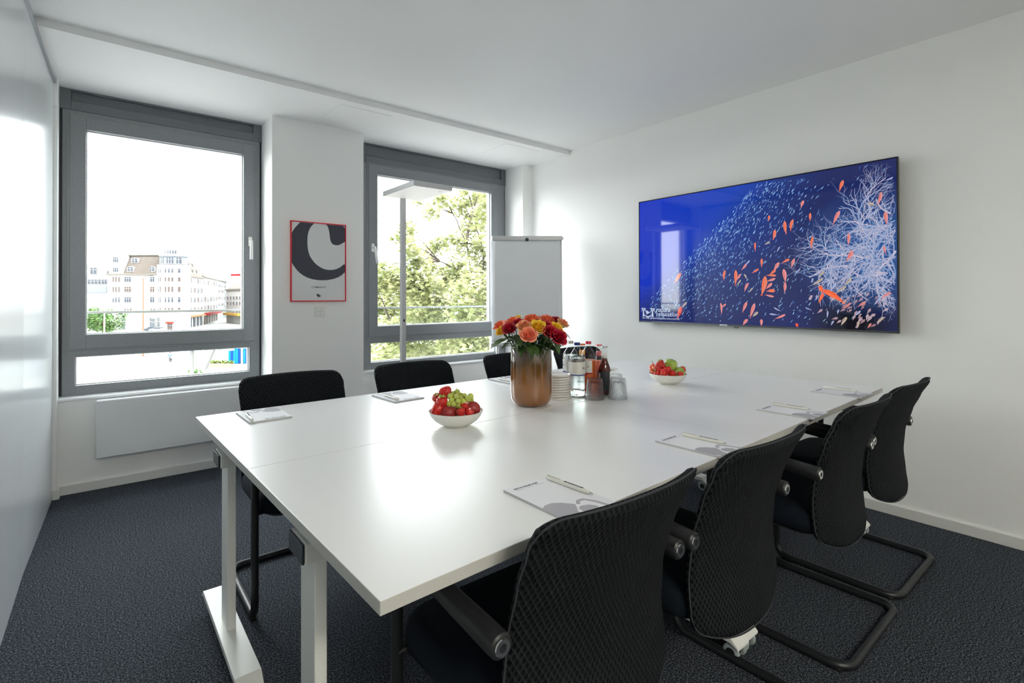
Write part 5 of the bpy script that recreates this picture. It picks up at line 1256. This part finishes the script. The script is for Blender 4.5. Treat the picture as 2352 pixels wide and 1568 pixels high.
g = G(); g.add([(1.1, 0, H_ - 2.6), (1.5, 0, H_ - 2.6), (3.0, 0, H_ + .8), (1.7, 0, H_ + .8), (1.1, .5, H_ - 2.6), (1.5, .5, H_ - 2.6), (3.0, .5, H_ + .8), (1.7, .5, H_ + .8)],
    [(0, 1, 2, 3), (7, 6, 5, 4), (0, 4, 5, 1), (1, 5, 6, 2), (2, 6, 7, 3), (3, 7, 4, 0)]); g.obj('slanted_strut', m_conc, t)
g = G(); g.box(2.9, 4.6, .4, 1.0, H_ - .25, H_ + .2); g.obj('side_beam', m_conc, t)
m_dleaf = mat('distant_foliage', (0.094, 0.162, 0.040, 1), .7, noise=(.9, (0.043, 0.094, 0.028, 1)))
def leaves(name, pts, size, m, parent, seed, kind='stuff'):
    """a mesh of many five-pointed leaves; pts = (centre, radius, count)"""
    rr = random.Random(seed); vs = []; fs = []
    base_ = [(0, -.5), (.18, -.18), (.5, -.2), (.3, .08), (.36, .42), (.1, .28), (0, .55), (-.1, .28), (-.36, .42), (-.3, .08), (-.5, -.2), (-.18, -.18)] if size < .3 else [(0, -.5), (.4, -.1), (.25, .4), (-.25, .4), (-.4, -.1)]
    for c, r, n in pts:
        for _ in range(n):
            d = Vector((rr.gauss(0, 1), rr.gauss(0, 1), rr.gauss(0, 1))).normalized() * r * rr.random() ** .5; p_ = Vector(c) + Vector((d.x, d.y, d.z * .8))
            z = Vector((rr.gauss(0, .6), rr.gauss(0, .6), 1)).normalized(); u = z.cross(Vector((rr.gauss(0, 1), rr.gauss(0, 1), .1))).normalized(); v = z.cross(u); s = size * rr.uniform(.7, 1.25)
            o = len(vs); vs += [tuple(p_ + u * x * s + v * y * s - z * (x * x + y * y) * s * .3) for x, y in base_]; fs.append(tuple(range(o, o + len(base_))))
    me = bpy.data.meshes.new(name); me.from_pydata(vs, [], fs); me.materials.append(m); o = link(name, me, parent)
    if kind: o['kind'] = kind
    return o
p, H_ = street(447, 64, 838); t = thing('planter_shrub', 'small green shrub beside the viaduct pillar', 'shrub', p, rz_())
leaves('foliage', [((0, 0, .6), .9, 120), ((1.6, 0, .4), .5, 60)], .32, m_dleaf, t, 3)
g = G(); g.tube([(0, 0, 0), (0, 0, .6)], .05, 6); g.tube([(1.6, 0, 0), (1.6, 0, .4)], .04, 6); g.obj('stem', m_rust, t)
p, H_ = street(505, 74, 820); t = thing('planter_bed', 'long raised planter with low green plants beside the blue kiosk', 'planter', p, rz_())
g = G(); g.box(-1.6, 1.6, 0, .8, 0, .55); g.obj('planter_box', mat('pinkish_stone', S(126, 104, 94), .8), t)
leaves('foliage', [((x / 2, .4, .75), .4, 40) for x in range(-3, 4)], .25, mat('light_green_plants', S(90, 104, 40), .7), t, 4)
# --- cyclist
p, _ = street(390.5, 78, 0); t = thing('bicycle', 'bicycle ridden away from the camera on the pale street', 'bicycle', p, rz_() + .25)
for y in (-.52, .52):
    g = G(); g.tube([(0, y + .34 * math.cos(a), .34 + .34 * math.sin(a)) for a in [2 * PI * i / 20 for i in range(20)]], .022, 6, closed=True); g.obj('wheel', m_rubber, t)
g = G()
for a, b_ in (((0, -.52, .34), (0, -.15, .85)), ((0, -.15, .85), (0, .38, .80)), ((0, -.05, .32), (0, .38, .80)), ((0, -.52, .34), (0, -.05, .32)), ((0, -.05, .32), (0, -.17, .9)), ((0, .38, .80), (0, .52, .34)), ((0, .38, .8), (0, .34, 1.05)), ((-.27, .34, 1.05), (.27, .34, 1.05))): g.tube([a, b_], .018, 6)
g.obj('frame', m_zinc, t)
g = G(); g.box(-.08, .08, -.30, -.06, .90, .95); g.obj('saddle', m_rubber, t, bevel=.02)
def person(loc, rz, label, shirt, trousers):
    t = thing('person', label, 'person', loc, rz)
    J = {'hip': ((0, -.17, .98), .13), 'waist': ((0, -.12, 1.16), .12), 'chest': ((0, -.02, 1.36), .15), 'neck': ((0, .06, 1.50), .055), 'head0': ((0, .09, 1.58), .07), 'head1': ((0, .11, 1.70), .085),
         'sl': ((-.17, .0, 1.42), .065), 'el': ((-.32, .10, 1.22), .045), 'hl': ((-.25, .33, 1.08), .035), 'sr': ((.17, .0, 1.42), .065), 'er': ((.32, .10, 1.22), .045), 'hr': ((.25, .33, 1.08), .035),
         'kl': ((-.12, .22, .78), .075), 'al': ((-.10, .02, .38), .045), 'fl': ((-.10, .14, .33), .035), 'kr': ((.12, .20, .66), .075), 'ar': ((.10, -.02, .22), .045), 'fr': ((.10, .11, .17), .035)}
    E_ = [('hip', 'waist'), ('waist', 'chest'), ('chest', 'neck'), ('neck', 'head0'), ('head0', 'head1'), ('chest', 'sl'), ('sl', 'el'), ('el', 'hl'), ('chest', 'sr'), ('sr', 'er'), ('er', 'hr'), ('hip', 'kl'), ('kl', 'al'), ('al', 'fl'), ('hip', 'kr'), ('kr', 'ar'), ('ar', 'fr')]
    def skin(name, keys, fat, m):
        ks = [k for k in J if k in keys]; me = bpy.data.meshes.new(name); me.from_pydata([J[k][0] for k in ks], [(ks.index(a), ks.index(b)) for a, b in E_ if a in ks and b in ks], [])
        me.materials.append(m); o = link(name, me, t); md = o.modifiers.new('skin', 'SKIN')
        for i, k in enumerate(ks): me.skin_vertices[0].data[i].radius = (J[k][1] + fat,) * 2
        me.skin_vertices[0].data[0].use_root = True; sb = o.modifiers.new('sub', 'SUBSURF'); sb.levels = 1; sb.render_levels = 1; return o
    skin('body', list(J), 0, mat('skin_tone', S(206, 160, 134), .6))
    skin('shirt', ['hip', 'waist', 'chest', 'sl', 'el', 'sr', 'er'], .018, shirt)
    skin('trousers', ['hip', 'kl', 'al', 'kr', 'ar'], .02, trousers)
    g = G(); g.ball((0, .10, 1.72), .098, 8, sz=(1, 1.05, 1)); g.obj('hair', mat('dark_hair', S(60, 46, 40), .8), t)
    return t
person(p, rz_() + .25, 'cyclist in light blue shirt and dark shorts riding away, seen from behind', mat('light_blue_shirt', S(76, 92, 130), .8), mat('dark_shorts', S(50, 50, 60), .8))
# --- tree in the left window
p, H_ = street(236, 112, 672); t = thing('street_tree', 'round green street tree at the left edge of the left window', 'tree', p, rz_())
g = G(); g.tube([(0, 0, 0), (.1, 0, 2.5), (0, 0, 5)], .2, 8, radii=[.25, .2, .1]); g.obj('trunk', m_rust, t)
rr = random.Random(8); cl = []
for i in range(46):
    d = Vector((rr.gauss(0, 1), rr.gauss(0, 1), rr.gauss(0, 1))).normalized() * rr.uniform(.4, 1); cl.append(((d.x * 4.0 - .3, d.y * 3.6, 4.9 + d.z * 3.3), 1.25, 75))
leaves('foliage', cl, .42, m_dleaf, t, 9)
# --- big tree in the right window
def leaf_mat(name, c1, c2):
    m = bpy.data.materials.new(name); m.use_nodes = True; nt = m.node_tree; n = nt.nodes; l = nt.links; b = n['Principled BSDF']; b.inputs['Roughness'].default_value = .5
    t_ = n.new('ShaderNodeTexCoord'); x = n.new('ShaderNodeTexNoise'); x.inputs['Scale'].default_value = 2.2; x.inputs['Detail'].default_value = 4; l.new(t_.outputs['Object'], x.inputs['Vector'])
    r = n.new('ShaderNodeValToRGB'); r.color_ramp.elements[0].position = .38; r.color_ramp.elements[0].color = c1; r.color_ramp.elements[1].position = .62; r.color_ramp.elements[1].color = c2
    l.new(x.outputs['Fac'], r.inputs['Fac']); l.new(r.outputs['Color'], b.inputs['Base Color'])
    tr = n.new('ShaderNodeBsdfTranslucent'); mx = n.new('ShaderNodeMixShader'); mx.inputs[0].default_value = .45; l.new(r.outputs['Color'], tr.inputs['Color'])
    l.new(b.outputs[0], mx.inputs[1]); l.new(tr.outputs[0], mx.inputs[2]); l.new(mx.outputs[0], n['Material Output'].inputs['Surface']); return m
m_lf = leaf_mat('plane_tree_leaf', (.17, .195, .07, 1), (.42, .425, .22, 1))
m_bark = mat('grey_brown_bark', S(66, 58, 52), .8, noise=(6, S(84, 76, 68)))
CL = [(4.66,10.78,1.63,0.53),(5.78,12.62,1.81,0.58),(5.27,10.44,1.49,0.5),(7.21,12.95,1.67,0.43),(7.14,11.58,1.67,0.56),(7.4,11.62,1.61,0.53),(6.62,9.64,1.52,0.5),(8.54,11.03,1.63,0.6),(7.77,9.37,1.64,0.61),(9.67,11.25,1.83,0.45),(10.51,11.18,1.69,0.47),(9.12,9.07,1.68,0.53),(5.54,12.53,1.19,0.6),(6.6,13.59,1.19,0.44),(7.01,13.29,1.12,0.53),(6.8,12.42,1.15,0.53),(5.94,10.08,1.15,0.62),(5.82,8.78,1.25,0.43),(6.77,9.47,1.14,0.41),(7.97,10.76,1.18,0.47),(9.53,11.38,1.24,0.62),(7.63,8.88,1.21,0.41),(7.61,8.1,1.2,0.43),(7.4,7.18,1.26,0.61),(6.1,14.28,0.78,0.51),(5.97,12.6,0.79,0.54),(7.08,13.8,0.78,0.56),(5.54,10.07,0.76,0.51),(6.67,11.36,0.84,0.53),(5.58,8.5,0.87,0.41),(7.75,11.03,0.75,0.48),(8.47,11.02,0.92,0.41),(8.8,10.53,0.86,0.5),(8.71,10.01,0.84,0.47),(8.3,8.76,0.89,0.48),(10.06,10.19,0.75,0.56),(4.75,11.23,0.41,0.45),(4.83,10.3,0.48,0.42),(5.45,10.74,0.39,0.5),(7.17,13.13,0.34,0.54),(7.74,12.87,0.37,0.43),(7.02,10.94,0.32,0.58),(6.31,9.07,0.45,0.54),(8.69,11.55,0.42,0.46),(9.02,11.19,0.36,0.49),(8.11,9.28,0.33,0.43),(6.99,7.25,0.5,0.62),(8.98,8.68,0.32,0.45),(5.89,13.39,-0.17,0.51),(5.05,10.84,0.18,0.41),(6.12,12.09,-0.13,0.41),(7.46,13.24,-0.33,0.6),(7.82,12.91,-0.06,0.56),(5.97,9.26,0.13,0.52),(7.19,9.98,0.02,0.48),(6.97,9.02,0.13,0.57),(7.48,9.31,0.07,0.58),(7.29,8.18,0.07,0.58),(9.86,10.72,-0.21,0.59),(7.31,7.31,0.28,0.52),(5.06,11.78,-0.42,0.4),(4.45,9.67,-0.02,0.42),(7.27,13.89,-0.61,0.51),(5.76,10.45,-0.25,0.54),(6.87,11.47,-0.39,0.47),(5.88,8.99,-0.2,0.48),(5.96,8.62,-0.09,0.53),(8.62,11.44,-0.7,0.54),(7.8,9.62,-0.36,0.55),(8.18,9.23,-0.35,0.45),(8.96,9.41,-0.33,0.49),(8.93,8.66,-0.47,0.48),(7.88,11.22,3.87,0.5),(7.34,11.25,3.6,0.45),(6.12,10.2,3.46,0.3),(6.25,10.88,3.23,0.28),(6.71,9.19,2.95,0.5),(7.6,11.13,3.04,0.45),(7.0,11.03,2.59,0.4),(6.99,11.91,2.55,0.38),(6.64,11.83,2.12,0.4),(7.48,10.66,2.43,0.5),(7.79,10.67,1.89,0.5),(6.97,10.68,1.95,0.45),(5.26,10.29,2.67,0.3),(5.79,11.73,2.63,0.25),(5.21,9.95,2.29,0.3),(5.49,10.26,1.99,0.35),(5.67,12.55,1.99,0.2),(4.79,10.45,1.5,0.35),(5.23,10.28,1.55,0.4),(5.57,10.03,1.5,0.45),(7.13,11.78,1.68,0.45),(7.02,9.15,3.56,0.6),(6.95,8.6,2.9,0.6),(8.85,10.22,3.85,0.7),(7.29,8.71,2.37,0.6),(9.22,9.94,3.05,0.7),(8.78,9.63,2.09,0.6),(8.49,10.5,1.9,0.5),(6.71,12.38,3.75,0.16),(7.58,10.23,4.13,0.4),(8.5,10.33,4.51,0.6),(6.17,9.28,3.59,0.25)]
T0 = Vector((7.70, 10.50, GZ))
t = thing('plane_tree', 'big light green leafy tree filling the right window', 'tree', T0)
BR = [[(7.66, 10.54, -.55), (7.486, 10.669, .992), (7.356, 10.77, 1.655), (7.226, 10.87, 2.538), (6.967, 11.075, 3.312)], [(7.356, 10.77, 1.655), (6.838, 10.674, 1.855), (6.402, 10.769, 2.056)],
      [(7.486, 10.669, .992), (7.586, 10.58, 2.096), (7.396, 10.727, 3.2)], [(7.572, 10.601, .661), (6.868, 10.526, 1.001), (6.039, 10.554, 1.112)],
      [(7.59, 10.589, .329), (6.705, 10.664, .364), (5.804, 10.752, .195), (5.368, 11.104, .4)], [(7.226, 10.87, 2.538), (7.422, 10.963, 3.231), (7.595, 10.818, 3.903)],
      [(7.64, 10.55, -.2), (8.3, 10.3, .6), (8.9, 10.0, 1.8), (9.1, 9.9, 3.0)], [(7.66, 10.54, -.5), (7.2, 9.6, .1), (7.0, 8.6, .6)]]
g = G(); g.tube([Vector(q) - T0 for q in ((7.70, 10.5, GZ), (7.72, 10.5, -5), (7.68, 10.52, -2), (7.66, 10.54, -.55), (7.60, 10.58, .3))], .2, 12, radii=[.34, .26, .20, .13, .06]); g.obj('trunk', m_bark, t)
for Lb in BR:
    n = len(Lb); pts = [Vector(q) - T0 for q in Lb]; sm = []
    for i in range(n - 1):
        for k in range(4): sm.append(pts[i].lerp(pts[i + 1], k / 4) + Vector((random.gauss(0, .015), random.gauss(0, .015), random.gauss(0, .015))))
    sm.append(pts[-1]); m_ = len(sm)
    g = G(); g.tube(sm, .03, 8, radii=[.045 * (1 - .8 * i / m_) for i in range(m_)]); g.obj('branch', m_bark, t)
# twigs to the clumps
g = G()
allp = [Vector(q) for Lb in BR for q in Lb]
for x, y, z, r in CL:
    c = Vector((x, y, z)); nb = min(allp, key=lambda q: (q - c).length)
    if (nb - c).length < 3.2: g.tube([nb - T0, nb.lerp(c, .5) - T0 + Vector((0, 0, .08)), c - T0], .01, 5, radii=[.018, .012, .005])
o = g.obj('twigs', m_bark, t); o['kind'] = 'stuff'
leaves('foliage', [(tuple(Vector(c[:3]) - T0), c[3], int(1500 * c[3] ** 2)) for c in CL], .115, m_lf, t, 12)
# the nearest leaves, one object each
g = G(); LB = [(0, -.5), (.18, -.18), (.5, -.2), (.3, .08), (.36, .42), (.1, .28), (0, .55), (-.1, .28), (-.36, .42), (-.3, .08), (-.5, -.2), (-.18, -.18)]
g.add([(x * .12, y * .12, -(x * x + y * y) * .03) for x, y in LB], [tuple(range(12))]); PLF = g.mesh('leaf', m_lf)
near = sorted(CL, key=lambda c: math.hypot(c[0], c[1]))[:44]; rr = random.Random(21)
for i in range(280):
    c = near[i % 44]; d = Vector((rr.gauss(0, 1), rr.gauss(0, 1), rr.gauss(0, 1))).normalized() * c[3] * rr.uniform(.5, 1)
    if d.y > 0: d.y = -d.y
    o = link('leaf', PLF, t, Vector(c[:3]) + d - T0, (rr.gauss(0, .5), rr.gauss(0, .5), rr.uniform(0, 6))); s = rr.uniform(.8, 1.2); o.scale = (s, s, s)
# pale slanted strut between the leaves
P0_, P1_ = at((862 - 1182.7) * 22 / 1177.56, 22, -.3), at((884 - 1182.7) * 22 / 1177.56, 22, -1.4)
t = thing('concrete_strut', 'pale slanted concrete strut low in the left of the right window', 'strut', tuple(at((872 - 1182.7) * 22 / 1177.56, 22, GZ)), rz_())
g = G(); q = 22 / 1177.56
zt, zb_ = 2.04 + (675.2 - 785) * q - GZ, 2.04 + (675.2 - 850) * q - GZ
g.add([(-.45, 0, zt), (-.05, 0, zt), (.55, 0, zb_), (-.05, 0, zb_), (-.45, .4, zt), (-.05, .4, zt), (.55, .4, zb_), (-.05, .4, zb_)], [(0, 3, 2, 1), (4, 5, 6, 7), (0, 1, 5, 4), (1, 2, 6, 5), (2, 3, 7, 6), (3, 0, 4, 7)])
g.box(-.05, .55, 0, .4, 0, zb_); g.obj('strut_body', m_conc, t)

for nm in ('cream_render_facade', 'pale_grey_facade', 'white_window_frames', 'distant_window_glass', 'brown_grey_mansard_tiles', 'cornice_stone', 'distant_window_curtain', 'zinc_grey', 'pale_zinc', 'distant_foliage', 'grey_brown_bark', 'rust_brown_post',
           'pale_asphalt', 'pale_concrete', 'red_awning', 'orange_awning', 'dark_red_awning', 'yellow_awning', 'red_roof_sign', 'cyan_blue_panels', 'deep_blue_panels', 'light_green_plants', 'light_blue_shirt', 'dark_shorts'):
    if nm in MATS: MATS[nm].node_tree.nodes['Principled BSDF'].inputs['Specular IOR Level'].default_value = .05
